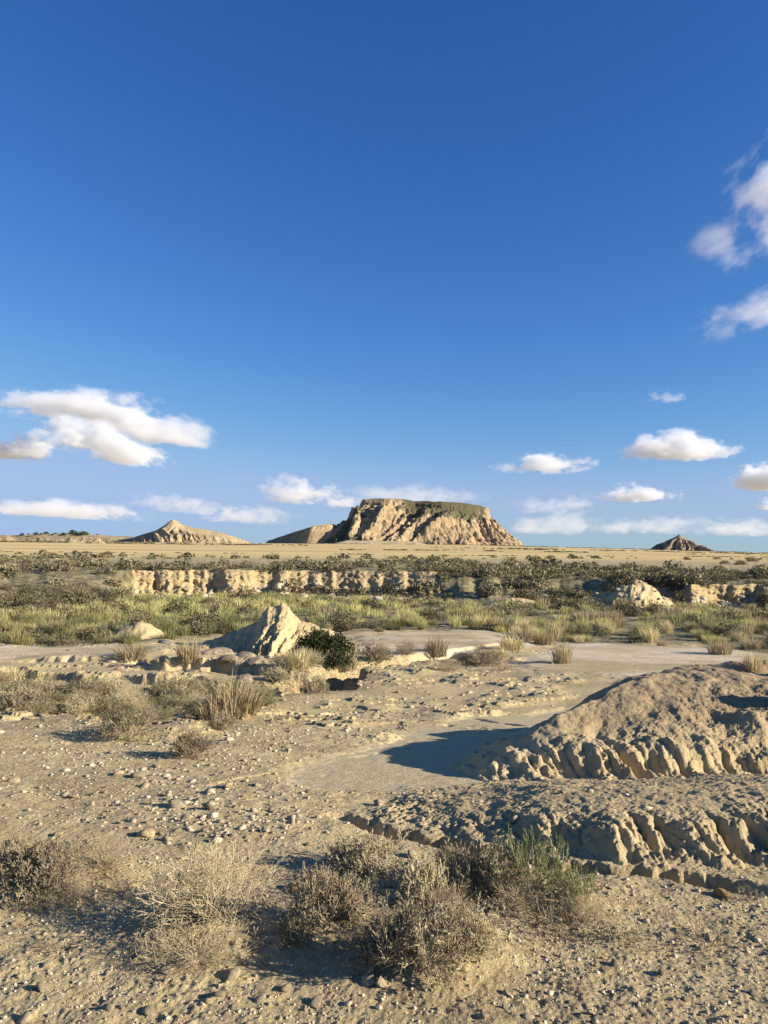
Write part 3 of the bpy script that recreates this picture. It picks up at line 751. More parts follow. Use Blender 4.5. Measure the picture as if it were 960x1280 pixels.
grid_hill('low_ridge', -700, -350, 1180, 1420, 360, 200, ridge_fn([([(-640, 1300, 24), (-560, 1290, 27), (-480, 1280, 26), (-400, 1270, 22)], 3.4)], 621, .8, 1.0, 1.3), M_HILL)
grid_hill('far_bluff', -900, -560, 1100, 1330, 260, 160, ridge_fn([([(-820, 1200, 26), (-700, 1200, 25), (-585, 1195, 23)], 1.0)], 641, .6, .6, .1), M_HILL)
grid_hill('cone_hill', 380, 620, 1180, 1420, 420, 300, ridge_fn([([(499.5, 1300, 34), (501, 1301, 33)], 1.65)], 661, .38, 1.2, .25, .75), M_HILL2)
grid_hill('pale_knoll', -290, -225, 640, 730, 120, 120, ridge_fn([([(-260.5, 700, 13.5), (-259, 700, 13)], .95)], 681, .2, .9, 0), M_HILL)
grid_hill('foot_rise', -130, 130, 1180, 1320, 240, 120, ridge_fn([([(-60, 1250, 19), (50, 1250, 18)], 3.2), ([(-120, 1270, 14), (120, 1270, 13)], 3)], 691, 1.2, .8, .35), hill_material('stubble_rise', (.58, .45, .26), (.46, .36, .21)))
# ------------------------------------------------------------------ plants and stones
RNG = np.random.default_rng(7)
def plant_material(name, a, b, trans=.25, rough=.8, var=.35):
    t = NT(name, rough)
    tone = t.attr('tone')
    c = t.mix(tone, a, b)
    n = t.nt.nodes.new('ShaderNodeHueSaturation'); t.nt.links.new(c, n.inputs['Color'])
    t.set(n, 'Value', t.ramp(t.rand(), 0, 1, 1 - var, 1 + var)); t.set(n, 'Hue', t.ramp(t.rand(), 0, 1, .492, .506))
    t.nt.links.new(n.outputs[0], t.b.inputs['Base Color'])
    if trans:
        tr = t.nt.nodes.new('ShaderNodeBsdfTranslucent'); mx = t.nt.nodes.new('ShaderNodeMixShader'); mx.inputs[0].default_value = trans
        t.nt.links.new(n.outputs[0], tr.inputs[0]); t.nt.links.new(t.b.outputs[0], mx.inputs[1]); t.nt.links.new(tr.outputs[0], mx.inputs[2])
        t.nt.links.new(mx.outputs[0], t.nt.nodes['Material Output'].inputs[0])
    return t.m
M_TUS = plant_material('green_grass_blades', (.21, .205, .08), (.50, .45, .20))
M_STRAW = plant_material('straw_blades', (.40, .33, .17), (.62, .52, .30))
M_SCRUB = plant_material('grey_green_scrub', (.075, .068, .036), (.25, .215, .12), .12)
M_TWIG = plant_material('dry_twigs', (.15, .115, .07), (.50, .41, .25), 0)
M_LEAF = plant_material('grey_pale_leaves', (.20, .17, .095), (.56, .485, .30), .15)
M_GLEAF = plant_material('grey_green_leaves', (.11, .115, .055), (.26, .25, .125), .2)
M_DARK = plant_material('dark_green_foliage', (.022, .035, .012), (.075, .10, .030), .12)
M_REED = plant_material('dull_green_reeds', (.12, .13, .05), (.33, .31, .14))

def tris_to_arrays(V, F, T): return np.array(V, np.float32), np.array(F, np.int32), np.array(T, np.float32)
def blades(rng, n, rad, h, lean, w, droop=.25):
    """grass blades: two-segment ribbons that taper to a point; (V, F, tone)"""
    a = rng.uniform(0, 2 * np.pi, n); r = rad * np.sqrt(rng.uniform(0, 1, n))
    bx, by = r * np.cos(a), r * np.sin(a)
    a2 = a + rng.normal(0, .7, n); ln = lean * rng.uniform(.1, 1.15, n) * (.35 + .65 * r / rad)
    H = h * rng.uniform(.55, 1.1, n) * (1 - .25 * r / rad)
    dx, dy = np.cos(a2) * ln * h, np.sin(a2) * ln * h
    wa = rng.uniform(0, np.pi, n); wx, wy = np.cos(wa) * w, np.sin(wa) * w
    p0 = np.stack([bx, by, -.03 * h + 0 * a], 1); p1 = np.stack([bx + dx * .38, by + dy * .38, H * .6], 1)
    p2 = np.stack([bx + dx, by + dy, H * (1 - droop * ln / max(lean, 1e-3) * .5)], 1)
    W = np.stack([wx, wy, 0 * a], 1)
    V = np.stack([p0 - W * .6, p0 + W * .6, p1 + W * .5, p1 - W * .5, p2], 1).reshape(-1, 3)
    i = np.arange(n)[:, None] * 5
    F = np.concatenate([i + [0, 1, 2], i + [0, 2, 3], i + [3, 2, 4]], 0)
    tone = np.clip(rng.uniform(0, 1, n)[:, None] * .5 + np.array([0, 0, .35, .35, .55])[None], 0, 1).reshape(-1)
    return V, F, tone
def leaf_dome(rng, n, rx, rz, size, clump=3.0, seed=1, low=.0, hollow=.5):
    """leaf-sized faces through the volume of a ragged dome"""
    pts = []
    while len(pts) < n:
        m = n * 3
        d = rng.normal(0, 1, (m, 3)); d[:, 2] = np.abs(d[:, 2]); d /= np.linalg.norm(d, axis=1)[:, None]
        R = rng.uniform(hollow, 1, m) ** .6
        lump = 1 + .30 * perlin(d[:, 0] * clump + seed, d[:, 1] * clump + d[:, 2] * 2.1, seed) + .18 * perlin(d[:, 0] * clump * 2.3, d[:, 1] * clump * 2.3 + d[:, 2] * 4, seed + 9)
        gap = perlin(d[:, 0] * clump * 2.2 + 9, d[:, 1] * clump * 2.2 + d[:, 2] * clump * 2, seed + 3) + .45 * R
        k = gap > -.15
        p = d * (R * lump)[:, None] * np.array([rx, rx, rz]); p[:, 2] += low * rz
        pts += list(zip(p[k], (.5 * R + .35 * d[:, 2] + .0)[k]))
    pts = pts[:n]
    P_ = np.array([p for p, _ in pts]); T_ = np.array([t for _, t in pts])
    q1 = rng.normal(0, 1, (n, 3)); q1 /= np.linalg.norm(q1, axis=1)[:, None]
    q2 = np.cross(q1, rng.normal(0, 1, (n, 3))); q2 /= np.maximum(np.linalg.norm(q2, axis=1)[:, None], 1e-6)
    s = size * rng.uniform(.6, 1.3, n)[:, None]
    V = np.stack([P_ - q1 * s, P_ + q2 * s * .55, P_ + q1 * s, P_ - q2 * s * .55], 1).reshape(-1, 3)
    i = np.arange(n)[:, None] * 4
    F = np.concatenate([i + [0, 1, 2], i + [0, 2, 3]], 0)
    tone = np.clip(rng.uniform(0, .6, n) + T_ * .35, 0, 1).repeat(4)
    return V, F, tone
def tubes(S_, sides=3):
    """S_: rows x0 y0 z0 x1 y1 z1 r0 r1 tone"""
    S_ = np.array(S_, float); n = len(S_)
    a, b = S_[:, :3], S_[:, 3:6]; d = b - a; d /= np.maximum(np.linalg.norm(d, axis=1)[:, None], 1e-9)
    ref = np.where(np.abs(d[:, 2:3]) > .9, np.array([[1., 0, 0]]), np.array([[0, 0, 1.]]))
    e1 = np.cross(d, ref); e1 /= np.linalg.norm(e1, axis=1)[:, None]; e2 = np.cross(d, e1)
    V = []
    for P0, rr in ((a, S_[:, 6]), (b, S_[:, 7])):
        for k in range(sides):
            an = 2 * np.pi * k / sides
            V.append(P0 + rr[:, None] * (np.cos(an) * e1 + np.sin(an) * e2))
    V = np.stack(V, 1).reshape(-1, 3)
    i = np.arange(n)[:, None] * 2 * sides; F = []
    for k in range(sides):
        k2 = (k + 1) % sides
        F += [i + [k, k2, sides + k2], i + [k, sides + k2, sides + k]]
    return V, np.concatenate(F, 0), S_[:, 8].repeat(2 * sides)
def grow(rng, n_stem, L, spread, levels=3, kids=3, r0=.004, rt=.0011, curl=.35, up=.5, flat=1.0, base=.06):
    """woody stems that fork upward from a root: segments and tips"""
    segs = []; tips = []
    def go(p, d, ln, r, lev):
        q = p; nseg = 2 if lev else 3
        for k in range(nseg):
            d2 = d + rng.normal(0, curl, 3) * .55; d2[2] += up * .18; d2 /= np.linalg.norm(d2)
            e = q + d2 * ln / nseg * np.array([1, 1, flat])
            if e[2] < .004: e[2] = .004 + abs(e[2]) * .3
            ra = max(r * (1 - k / nseg * .35), rt); rb = max(r * (1 - (k + 1) / nseg * .35), rt)
            segs.append((*q, *e, ra, rb, min(1, .25 + .25 * (levels - lev) + rng.uniform(0, .3))))
            q = e; d = d2
            if lev > 0 and (k == nseg - 1 or rng.random() < .6):
                for _ in range(kids if k == nseg - 1 else 1):
                    dd = d + rng.normal(0, .55, 3); dd[2] += .12; dd /= np.linalg.norm(dd)
                    go(q, dd, ln * rng.uniform(.5, .8), rb * .7, lev - 1)
        if lev == 0: tips.append((q, d))
    for _ in range(n_stem):
        a = rng.uniform(0, 2 * np.pi); t = spread * rng.uniform(.15, 1) ** .6
        d = np.array([np.cos(a) * np.sin(t), np.sin(a) * np.sin(t), np.cos(t)])
        p = np.array([np.cos(a), np.sin(a), 0]) * base * rng.uniform(0, 1); p[2] = -.01
        go(p, d, L * rng.uniform(.7, 1.1), r0 * rng.uniform(.7, 1.2), levels)
    return segs, tips
def leaves_on(rng, tips, per, ln, w, back=.03, jit=.5):
    P_ = np.array([t[0] for t in tips]).repeat(per, 0); D = np.array([t[1] for t in tips]).repeat(per, 0)
    n = len(P_)
    P_ = P_ - D * rng.uniform(0, back, n)[:, None]
    d = D + rng.normal(0, jit, (n, 3)); d /= np.linalg.norm(d, axis=1)[:, None]
    e = P_ + d * (ln * rng.uniform(.6, 1.3, n))[:, None]
    S_ = np.concatenate([P_, e, np.full((n, 1), w), np.full((n, 1), w * .35), rng.uniform(.2, 1, n)[:, None]], 1)
    return tubes(S_)

def proto_shrub(kind, seed):
    rng = np.random.default_rng(seed)
    if kind == 'twiggy':
        segs, tips = grow(rng, 74, .20, 1.35, 2, 3, .0032, .0011, .38, .35, .85, .09)
        lv = leaves_on(rng, tips, 2, .014, .0016, .03, .5); lm = M_LEAF
    elif kind == 'cushion':
        segs, tips = grow(rng, 48, .135, 1.3, 2, 3, .0042, .0016, .40, .45, .9, .07)
        lv = leaves_on(rng, tips, 9, .017, .0027, .030, .55); lm = M_LEAF
    elif kind == 'greygreen':
        segs, tips = grow(rng, 40, .16, 1.2, 2, 3, .0040, .0015, .35, .5, 1.0, .08)
        lv = leaves_on(rng, tips, 7, .022, .0024, .04, .45); lm = M_GLEAF
    elif kind == 'green':
        segs, tips = grow(rng, 42, .19, .75, 1, 3, .0030, .0015, .18, .8, 1.0, .12)
        lv = leaves_on(rng, tips, 12, .030, .0020, .09, .35); lm = M_GREENL
    else:  # sparse
        segs, tips = grow(rng, 14, .13, 1.3, 2, 2, .0028, .0012, .4, .3, .7, .06)
        lv = leaves_on(rng, tips, 3, .012, .0018, .03, .5); lm = M_LEAF
    V, F, T = tubes(segs)
    allv = np.concatenate([V, lv[0]]); ext = np.percentile(np.hypot(allv[:, 0], allv[:, 1]), 97); hz = np.percentile(allv[:, 2], 98)
    return (mk_mesh('stems', V, F, {'tone': T}, (M_TWIG,), False), mk_mesh('leaves', lv[0], lv[1], {'tone': lv[2]}, (lm,), False), ext, hz)
M_GREENL = plant_material('fresh_green_leaves', (.075, .095, .030), (.20, .225, .085), .2)
PROTO = {}
def shrub(kind, seed, x, y, width, height, rot, label, group=None, name='shrub', cat='shrub'):
    if (kind, seed) not in PROTO: PROTO[(kind, seed)] = proto_shrub(kind, seed)
    st, lv, ext, hz = PROTO[(kind, seed)]
    e = bpy.data.objects.new(name, None); COL.objects.link(e); e.empty_display_size = .1
    e.location = (x, y, gz(x, y) - .004); e.rotation_euler = (0, 0, rot)
    e.scale = (width / 2 / ext, width / 2 / ext, height / hz)
    e['label'] = label; e['category'] = cat
    if group: e['group'] = group
    link('stems', st, e); link('leaves', lv, e)
    return e
def shrub_px(kind, seed, px, py, wpx, hpx, label, rot=None, **k):
    x, y, z = at(px, py); s = y / 961.0
    return shrub(kind, seed, x, y + wpx * s * .14, wpx * s * .94, hpx * s * (.82 if py > 1000 else .85), rot if rot is not None else (px * 1.7) % 6.28, label, **k)
GF = 'dry cushion shrubs in the foreground'
for a in [
    ('cushion', 1, 42, 1118, 118, 62, 'pale cushion shrub at the left edge of the foreground', GF),
    ('twiggy', 2, 118, 1092, 105, 50, 'brownish twiggy shrub just behind the pale cushion at the left edge', GF),
    ('twiggy', 1, 255, 1158, 195, 92, 'largest round shrub of fine bare twigs, left of centre in the foreground', GF),
    ('twiggy', 3, 240, 1206, 150, 45, 'low flat mat of dry twigs in front of the largest round twiggy shrub', GF),
    ('sparse', 2, 190, 1196, 62, 40, 'few bare bent twigs at the left foot of the largest twiggy shrub', GF),
    ('cushion', 3, 412, 1160, 104, 70, 'pale knobbly cushion shrub beside the ochre stone', GF),
    ('cushion', 2, 372, 1176, 62, 32, 'small low knobbly shrub at the left foot of the cushion beside the ochre stone', GF),
    ('cushion', 1, 458, 1092, 112, 46, 'grey brown shrub on the upper rim of the foreground thicket', GF),
    ('cushion', 2, 532, 1128, 74, 58, 'small upright pale shrub in the middle of the foreground thicket', GF),
    ('cushion', 3, 528, 1218, 140, 82, 'big pale cushion shrub nearest the camera at bottom centre', GF),
    ('cushion', 2, 592, 1196, 70, 50, 'pale shrub touching the right side of the big bottom cushion', GF),
    ('cushion', 1, 612, 1118, 90, 62, 'dense pale shrub next to the green upright shrub', GF),
    ('green', 1, 668, 1120, 110, 78, 'fresh green upright shrub under the scalloped clay ridge', GF),
    ('green', 2, 722, 1138, 86, 50, 'right hand low green clump touching the fresh green shrub', GF),
    ('sparse', 1, 668, 1158, 120, 30, 'thin dry mat of twigs in front of the green shrub', GF),
    ('sparse', 3, 770, 1180, 92, 34, 'sparse dry shrub lying right of the green shrub on gravel', GF),
    ('sparse', 1, 892, 1190, 86, 42, 'lone sparse pale shrub on gravel at lower right', GF),
    ('sparse', 2, 470, 1150, 70, 34, 'dark bare twigs in the shade between the pale cushions', GF),
    ('sparse', 3, 940, 1130, 50, 18, 'tiny dry shrub at the right edge below the clay ridge', GF),
    ('cushion', 3, 570, 1096, 66, 36, 'short pale shrub at the top of the thicket beneath the dark crack', GF),
    ('sparse', 2, 722, 1236, 60, 20, 'tiny dry tuft of twigs alone on the gravel at bottom right', GF),
    ('sparse', 1, 60, 1190, 60, 20, 'tiny dry tuft of twigs on the gravel at lower left', GF),
    ('cushion', 1, 236, 948, 62, 34, 'small dark based shrub alone on the sand with a long shadow', 'shrubs on the sandy slope'),
    ('greygreen', 1, 155, 926, 74, 40, 'grey leafy shrub on the sand in front of the long shrub band', 'shrubs on the sandy slope'),
    ('sparse', 2, 110, 926, 60, 18, 'low dry shrub just left of the grey leafy shrub on the sand', 'shrubs on the sandy slope'),
    ('sparse', 1, 44, 938, 36, 14, 'tiny dry shrub on bare sand near the left edge', 'shrubs on the sandy slope'),
    ('cushion', 2, 276, 912, 46, 22, 'low shrub at the foot of the tall straw tussock', 'shrubs on the sandy slope'),
    ('cushion', 3, 392, 866, 44, 22, 'small pale shrub on the lip of the dark hollow', 'shrubs around the hollow'),
    ('cushion', 1, 345, 862, 38, 18, 'small shrub down inside the dark hollow', 'shrubs around the hollow'),
    ('sparse', 3, 600, 912, 30, 9, 'tiny dark sprig on the smooth dried mud', 'shrubs on the sandy slope'),
    ('sparse', 2, 630, 838, 60, 22, 'dry brown shrub left of the clay mound crest', 'shrubs around the hollow'),
]:
    shrub_px(*a[:7], group=a[7])
thick = {'sparse': 'low bare dry twigs filling the foreground thicket', 'twiggy': 'brown twiggy clump filling the foreground thicket', 'cushion': 'pale clump filling the foreground thicket'}
for i, (px, py, w, hh, kd) in enumerate([(490, 1108, 90, 34, 'sparse'), (560, 1150, 80, 40, 'twiggy'), (440, 1130, 80, 34, 'sparse'), (500, 1170, 70, 36, 'twiggy'), (600, 1160, 90, 34, 'sparse'), (640, 1135, 80, 40, 'twiggy'), (575, 1120, 70, 36, 'cushion'), (395, 1108, 70, 26, 'sparse'), (480, 1205, 80, 44, 'cushion'), (700, 1165, 90, 26, 'sparse'), (10, 1092, 70, 46, 'cushion'), (78, 1132, 70, 34, 'twiggy'), (150, 1118, 80, 26, 'sparse'), (300, 1190, 80, 26, 'sparse'), (20, 1140, 60, 30, 'sparse'), (730, 1152, 70, 34, 'twiggy'), (815, 1190, 70, 22, 'sparse'), (560, 1236, 70, 34, 'sparse')]):
    side = 'at its left end' if px < 330 else ('near the middle' if px < 540 else 'in its right half')
    shrub_px(kd, 1 + i % 3, px, py, w, hh, thick[kd] + ' ' + side + (', front row' if py > 1155 else ', middle row' if py > 1125 else ', back row'), group='low growth filling the foreground thicket')
# the band of shrubs along the left, denser toward the edge
band_lab = {'greygreen': 'grey green leafy shrub in the long shrub band at left', 'cushion': 'pale dry shrub in the long shrub band at left', 'twiggy': 'brown twiggy shrub in the long shrub band at left'}
for i in range(58):
    px = float(RNG.uniform(-25, 335)); py = float(np.interp(px, [0, 120, 230, 335], [882, 892, 896, 888]) + RNG.uniform(-26, 8))
    if px > 150 and py < 868: py += 18
    kind = ['greygreen', 'cushion', 'greygreen', 'twiggy'][int(RNG.integers(4))]
    w = float(RNG.uniform(42, 66)); shrub_px(kind, int(RNG.integers(1, 3)), px, py, w, w * float(RNG.uniform(.34, .46)), band_lab[kind] + (', near the edge' if px < 90 else ', middle stretch' if px < 210 else ', right stretch') + (', front row' if py > 884 else ', back row'), group='shrubs of the long band at left')
for i, (px, py, w, hh) in enumerate([(380, 838, 60, 26), (425, 842, 40, 22), (352, 846, 40, 18), (470, 828, 50, 22), (560, 838, 46, 16), (600, 832, 60, 20), (510, 826, 36, 20)]):
    shrub_px('cushion' if i % 2 else 'twiggy', 1 + i % 2, px, py, w, hh, ['dry twiggy shrub touching the left foot of the dark green bush', 'dry tan shrub under the middle of the dark green bush', 'low twiggy shrub between the boulder and the dark green bush', 'dry tan shrub right of the dark green bush', 'low twiggy shrub at the right end of the shaded bank', 'dry tan shrub furthest right on the hollow lip', 'low twiggy shrub in the middle of the shaded bank'][i], group='dry shrubs along the hollow lip')

# green bush by the clay butte
def leafy_bush(x, y, w, h):
    rng = np.random.default_rng(5)
    e = bpy.data.objects.new('green_bush', None); COL.objects.link(e); e.location = (x, y, gz(x, y))
    e['label'] = 'dense dark green bush at the foot of the pale clay butte'; e['category'] = 'bush'
    V, F, T = leaf_dome(rng, 9000, w / 2, h, .035, 2.6, 21, 0, .55)
    V = np.concatenate([V]); link('foliage', mk_mesh('foliage', V, F, {'tone': T}, (M_DARK,), False), e)
    segs, tips = grow(rng, 9, h * .5, 1.1, 2, 2, .03, .008, .3, .4, 1, .12)
    V, F, T = tubes(segs, 5); link('stems', mk_mesh('stems', V, F, {'tone': T * 0}, (M_TWIG,), False), e)
bx, by, bz = at(402, 828); bs = by / 961.0
leafy_bush(bx, by + .3, 84 * bs, 38 * bs)

# ---- scattering helpers
def in_view(x, y, z, m=0):
    v = CAM_M.to_3x3().transposed() @ (Vector((x, y, z)) - EYE)
    if v.z >= -.1: return False
    px = 480 - v.x / v.z * 961; py = 640 + v.y / v.z * 961
    return -m < px < 960 + m and -m < py < 1280 + m
def scatter_mesh(name, base, xs, ys, zs, sc, szz, rot, mat, label=None, kind='stuff', smooth=False, tilt=None, attr_jit=.25):
    V, F, T = base; n = len(xs); m = len(V)
    c, s = np.cos(rot), np.sin(rot)
    Vx = V[None, :, 0] * sc[:, None]; Vy = V[None, :, 1] * sc[:, None]; Vz = V[None, :, 2] * szz[:, None]
    out = np.stack([Vx * c[:, None] - Vy * s[:, None] + xs[:, None], Vx * s[:, None] + Vy * c[:, None] + ys[:, None], Vz + zs[:, None]], -1).reshape(-1, 3)
    Fo = (F[None] + (np.arange(n) * m)[:, None, None]).reshape(-1, 3)
    To = np.clip(T[None] + RNG.uniform(-attr_jit, attr_jit, n)[:, None], 0, 1).reshape(-1)
    return out, Fo, To
def merged(name, parts, mat, label, cat=None):
    V = []; F = []; T = []; o = 0
    for v, f, t in parts: V.append(v); F.append(f + o); T.append(t); o += len(v)
    me = mk_mesh(name, np.concatenate(V), np.concatenate(F), {'tone': np.concatenate(T)}, (mat,), False)
    return link(name, me, kind='stuff', label=label, cat=cat)

def side_of(x, y):
    px = 480 + x / y * 961
    return ('near the left edge' if px < 110 else 'left of the clay butte' if px < 265 else 'behind the clay butte' if px < 430 else 'below the mesa' if px < 640 else 'behind the right hand bare pan' if px < 800 else 'near the right edge')
def size_of(s, a, b): return 'small ' if s < a else ('large ' if s > b else '')
# ---- grass tussocks of the wash
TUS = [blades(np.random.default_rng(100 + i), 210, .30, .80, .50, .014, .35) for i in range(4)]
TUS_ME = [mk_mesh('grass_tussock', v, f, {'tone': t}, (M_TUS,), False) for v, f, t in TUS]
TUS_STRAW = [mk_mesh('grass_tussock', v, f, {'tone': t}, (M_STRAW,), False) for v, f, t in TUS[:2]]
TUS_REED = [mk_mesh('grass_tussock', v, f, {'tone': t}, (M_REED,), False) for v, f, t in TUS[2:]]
TLOW = [blades(np.random.default_rng(120 + i), 75, .32, .80, .50, .022, .35) for i in range(3)]
def put_tussock(me, x, y, z, s, sz, label, group):
    o = link('grass_tussock', me, label=label, cat='grass tussock', group=group)
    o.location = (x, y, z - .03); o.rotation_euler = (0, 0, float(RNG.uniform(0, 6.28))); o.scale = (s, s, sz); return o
for i, (px, py, w, h_, me, lab) in enumerate([
    (292, 892, 84, 58, 0, 'tall straw coloured grass tussock at the right end of the shrub band'),
    (270, 898, 60, 42, 1, 'shorter straw tussock leaning on the tallest one by the shrub band'),
    (236, 826, 40, 34, 0, 'straw tussock standing among the dark rock slabs'),
    (165, 822, 50, 24, 0, 'straw tussock in front of the small pale clay knoll'),
    (702, 829, 34, 36, 1, 'pale tussock standing alone on the bare pan, nearest the clay mound'),
    (680, 806, 36, 26, 0, 'pale tussock behind the lone one on the bare pan'),
    (640, 812, 40, 26, 0, 'pale tussock left of the lone one on the bare pan'),
    (625, 822, 34, 18, 1, 'small pale tussock at the left end of the bare pan'),
    (545, 824, 40, 30, 1, 'dull straw tussock over the shaded bank of the hollow'),
    (430, 838, 44, 28, 0, 'straw tussock at the right foot of the dark green bush'),
    (940, 836, 34, 30, 1, 'round pale tussock at the right edge beyond the clay mound'),
    (900, 818, 40, 26, 0, 'pale tussock on the right rim of the bare pan'),
    (370, 834, 50, 26, 1, 'straw tussock at the left foot of the dark green bush'),
    (10, 850, 50, 22, 0, 'straw tussock at the left edge behind the shrub band')]):
    x, y, z = at(px, py); s = y / 961.0
    put_tussock(TUS_STRAW[me], x, y, z, w * s / .95, h_ * s / .78, lab, 'straw tussocks between pans and rocks')
cand = []
n_try = 9000
yy = RNG.uniform(22, 66, n_try); xx = RNG.uniform(-.72, .72, n_try) * yy
vz = veg_zone(xx, yy); zq = zones(xx, yy)
Db, Wb, Tb = bank(xx / yy)
patch = .55 + .9 * fbm(xx * .12, yy * .16, 701, 3) + .3 * fbm(xx * .5, yy * .5, 703, 2)
left = sst(-3, -9, xx)
dens = (vz * (.60 + .5 * left) * np.clip(patch, .12, 1.2) + .035) * (1 - .97 * sst(-.2, .3, zq['pan'])) * (yy < Db - .8)
dens *= (np.hypot(xx + 3.72, yy - 27.4) > 2.7) & (np.hypot(xx + 9.6, yy - 30.5) > 1.3)
# the bare strip of shelf right under the cliff
dens *= np.where((Wb < 5), sst(.5, 3.5, Db - yy), 1)
keep = RNG.uniform(0, 1, n_try) < dens * .50 * (yy / 44) ** .35
xx, yy = xx[keep], yy[keep]
order = np.argsort(yy); xx, yy = xx[order], yy[order]
GREENISH = fbm(xx * .07, yy * .1, 711, 2)
cnt = 0; lowx = []
for x, y, gq in zip(xx, yy, GREENISH):
    z = gz(x, y); s = float(RNG.uniform(.6, 1.15)) * (1.0 if y > 30 else .75); sz = s * float(RNG.uniform(.65, 1.1))
    r = RNG.uniform()
    k = 'straw' if r < .16 + .35 * (x > 4) - .1 * (x < -6) else ('reed' if gq + .25 * RNG.normal() > (.05 if x < -4 else .25) else 'green')
    if cnt < 270 and in_view(x, y, z + .3, 4):
        where = side_of(x, y) + (', front of the wash' if y < 36 else ', middle of the wash'); sz_ = size_of(s, .78, 1.0)
        if k == 'straw': me, lab = TUS_STRAW[cnt % 2], sz_ + 'straw coloured grass tussock ' + where
        elif k == 'reed': me, lab = TUS_REED[cnt % 2], sz_ + 'dull green grass tussock ' + where
        else: me, lab = TUS_ME[cnt % 4], sz_ + 'light green grass tussock ' + where
        put_tussock(me, x, y, z, s, sz, lab, 'grass tussocks in the wash'); cnt += 1
    else: lowx.append((x, y, z, s, sz, k))
for k, mat, lab in (('green', M_TUS, 'light green tussock grass filling the far part of the wash'), ('reed', M_REED, 'dull green rough grass filling the wash at left'), ('straw', M_STRAW, 'straw coloured grass mixed through the far wash')):
    L = np.array([(a[0], a[1], a[2], a[3], a[4]) for a in lowx if a[5] == k])
    parts = []
    for j in range(3):
        l = L[j::3]
        if len(l): parts.append(scatter_mesh('g', TLOW[j], l[:, 0], l[:, 1], l[:, 2], l[:, 3] * 1.1, l[:, 4], RNG.uniform(0, 6.28, len(l)), mat))
    merged('wild_grass', parts, mat, lab, None)

# ---- grey scrub: shrubs in the wash, on the bank and on the edge of the plain
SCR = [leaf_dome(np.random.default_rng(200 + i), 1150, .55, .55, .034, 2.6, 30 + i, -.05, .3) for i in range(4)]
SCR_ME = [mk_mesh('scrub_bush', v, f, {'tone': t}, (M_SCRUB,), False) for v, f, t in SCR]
SLOW = [leaf_dome(np.random.default_rng(220 + i), 230, .55, .52, .070, 2.6, 40 + i, -.05, .3) for i in range(3)]
SFAR = [leaf_dome(np.random.default_rng(230 + i), 46, .55, .50, .17, 2.2, 50 + i, -.05, .3) for i in range(2)]
cx_, cy_ = [], []
n_try = 26000
yy = np.exp(RNG.uniform(np.log(26), np.log(240), n_try)); xx = RNG.uniform(-.75, .75, n_try) * yy
u = xx / yy; Db, Wb, Tb = bank(u)
inwash = yy < Db
face = (yy >= Db) & (yy < Db + Wb)
beyond = yy - Db - Wb
pt = fbm(xx * .10, yy * .14, 721, 3); strip = fbm(xx * .012, yy * .055, 723, 3)
den = np.where(inwash, veg_zone(xx, yy) * (.05 + .28 * sst(.05, .35, pt)) * (.6 + .9 * (xx < -6)) * (1 - .97 * sst(-.2, .3, zones(xx, yy)['pan'])) * np.where(Wb < 5, sst(-.5, 2.5, Db - yy), 1), 0)
den = np.where(face, np.where(Wb < 4, .0, 1.3 * np.clip(.40 + 1.8 * pt, .12, 1.1)), den)
edge = np.exp(-(beyond / 2.2) ** 2)
den = np.where(beyond > 0, np.clip(1.4 * edge + .9 * sst(.02, .2, strip + .3 * pt) * (1 - sst(8, 48, beyond)) + .22 * sst(.1, .2, strip) * (1 - sst(80, 160, beyond)), 0, 1.3), den)
den *= (np.hypot(xx + 3.72, yy - 27.4) > 2.8)
kp = RNG.uniform(0, 1, n_try) < den * .42 * (yy / 60) ** .4
xx, yy = xx[kp], yy[kp]
extra = []                                   # shrubs hanging on the cliff talus
for px, py in ((352, 728), (366, 722), (378, 735), (398, 726), (410, 722), (418, 733), (440, 730), (455, 724), (470, 732), (330, 738), (392, 742), (432, 741), (488, 726), (500, 738), (520, 722), (536, 730), (700, 722), (712, 728), (690, 735)):
    u0 = (px - 480) / 961.0; D0, W0, T0 = bank(np.array([u0])); yb = float(D0[0] + W0[0] * np.clip((745 - py) / 34.0, 0, 1) * .55); extra.append((u0 * yb, yb))
xx = np.concatenate([xx, [e[0] for e in extra]]); yy = np.concatenate([yy, [e[1] for e in extra]])
order = np.argsort(yy); xx, yy = xx[order], yy[order]
cnt = 0; rest = []
for x, y in zip(xx, yy):
    z = gz(x, y); s = float(np.clip(RNG.lognormal(.08, .38), .5, 2.4)) * (1.2 if y > 85 else 1.0); sz = s * float(RNG.uniform(.7, 1.1))
    if y < 40: s *= .8; sz *= .7
    if cnt < 285 and in_view(x, y, z + .3, 4) and (y < 56 or RNG.uniform() < .55):
        D0, W0, T0 = bank(np.array([x / y])); D0, W0 = float(D0[0]), float(W0[0])
        side = side_of(x, y)
        zone = 'in the grassy wash, ' if y < D0 else ('on the bank slope, ' if y < D0 + W0 else 'on top of the bank, ')
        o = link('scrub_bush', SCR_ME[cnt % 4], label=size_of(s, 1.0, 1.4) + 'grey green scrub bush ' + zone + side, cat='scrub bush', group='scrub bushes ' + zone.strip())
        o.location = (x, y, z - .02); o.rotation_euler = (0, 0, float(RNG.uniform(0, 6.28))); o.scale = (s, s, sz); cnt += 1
    else: rest.append((x, y, z, s, sz))
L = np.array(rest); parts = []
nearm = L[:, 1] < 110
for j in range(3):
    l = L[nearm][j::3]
    if len(l): parts.append(scatter_mesh('s', SLOW[j], l[:, 0], l[:, 1], l[:, 2] - .02, l[:, 3], l[:, 4], RNG.uniform(0, 6.28, len(l)), M_SCRUB))
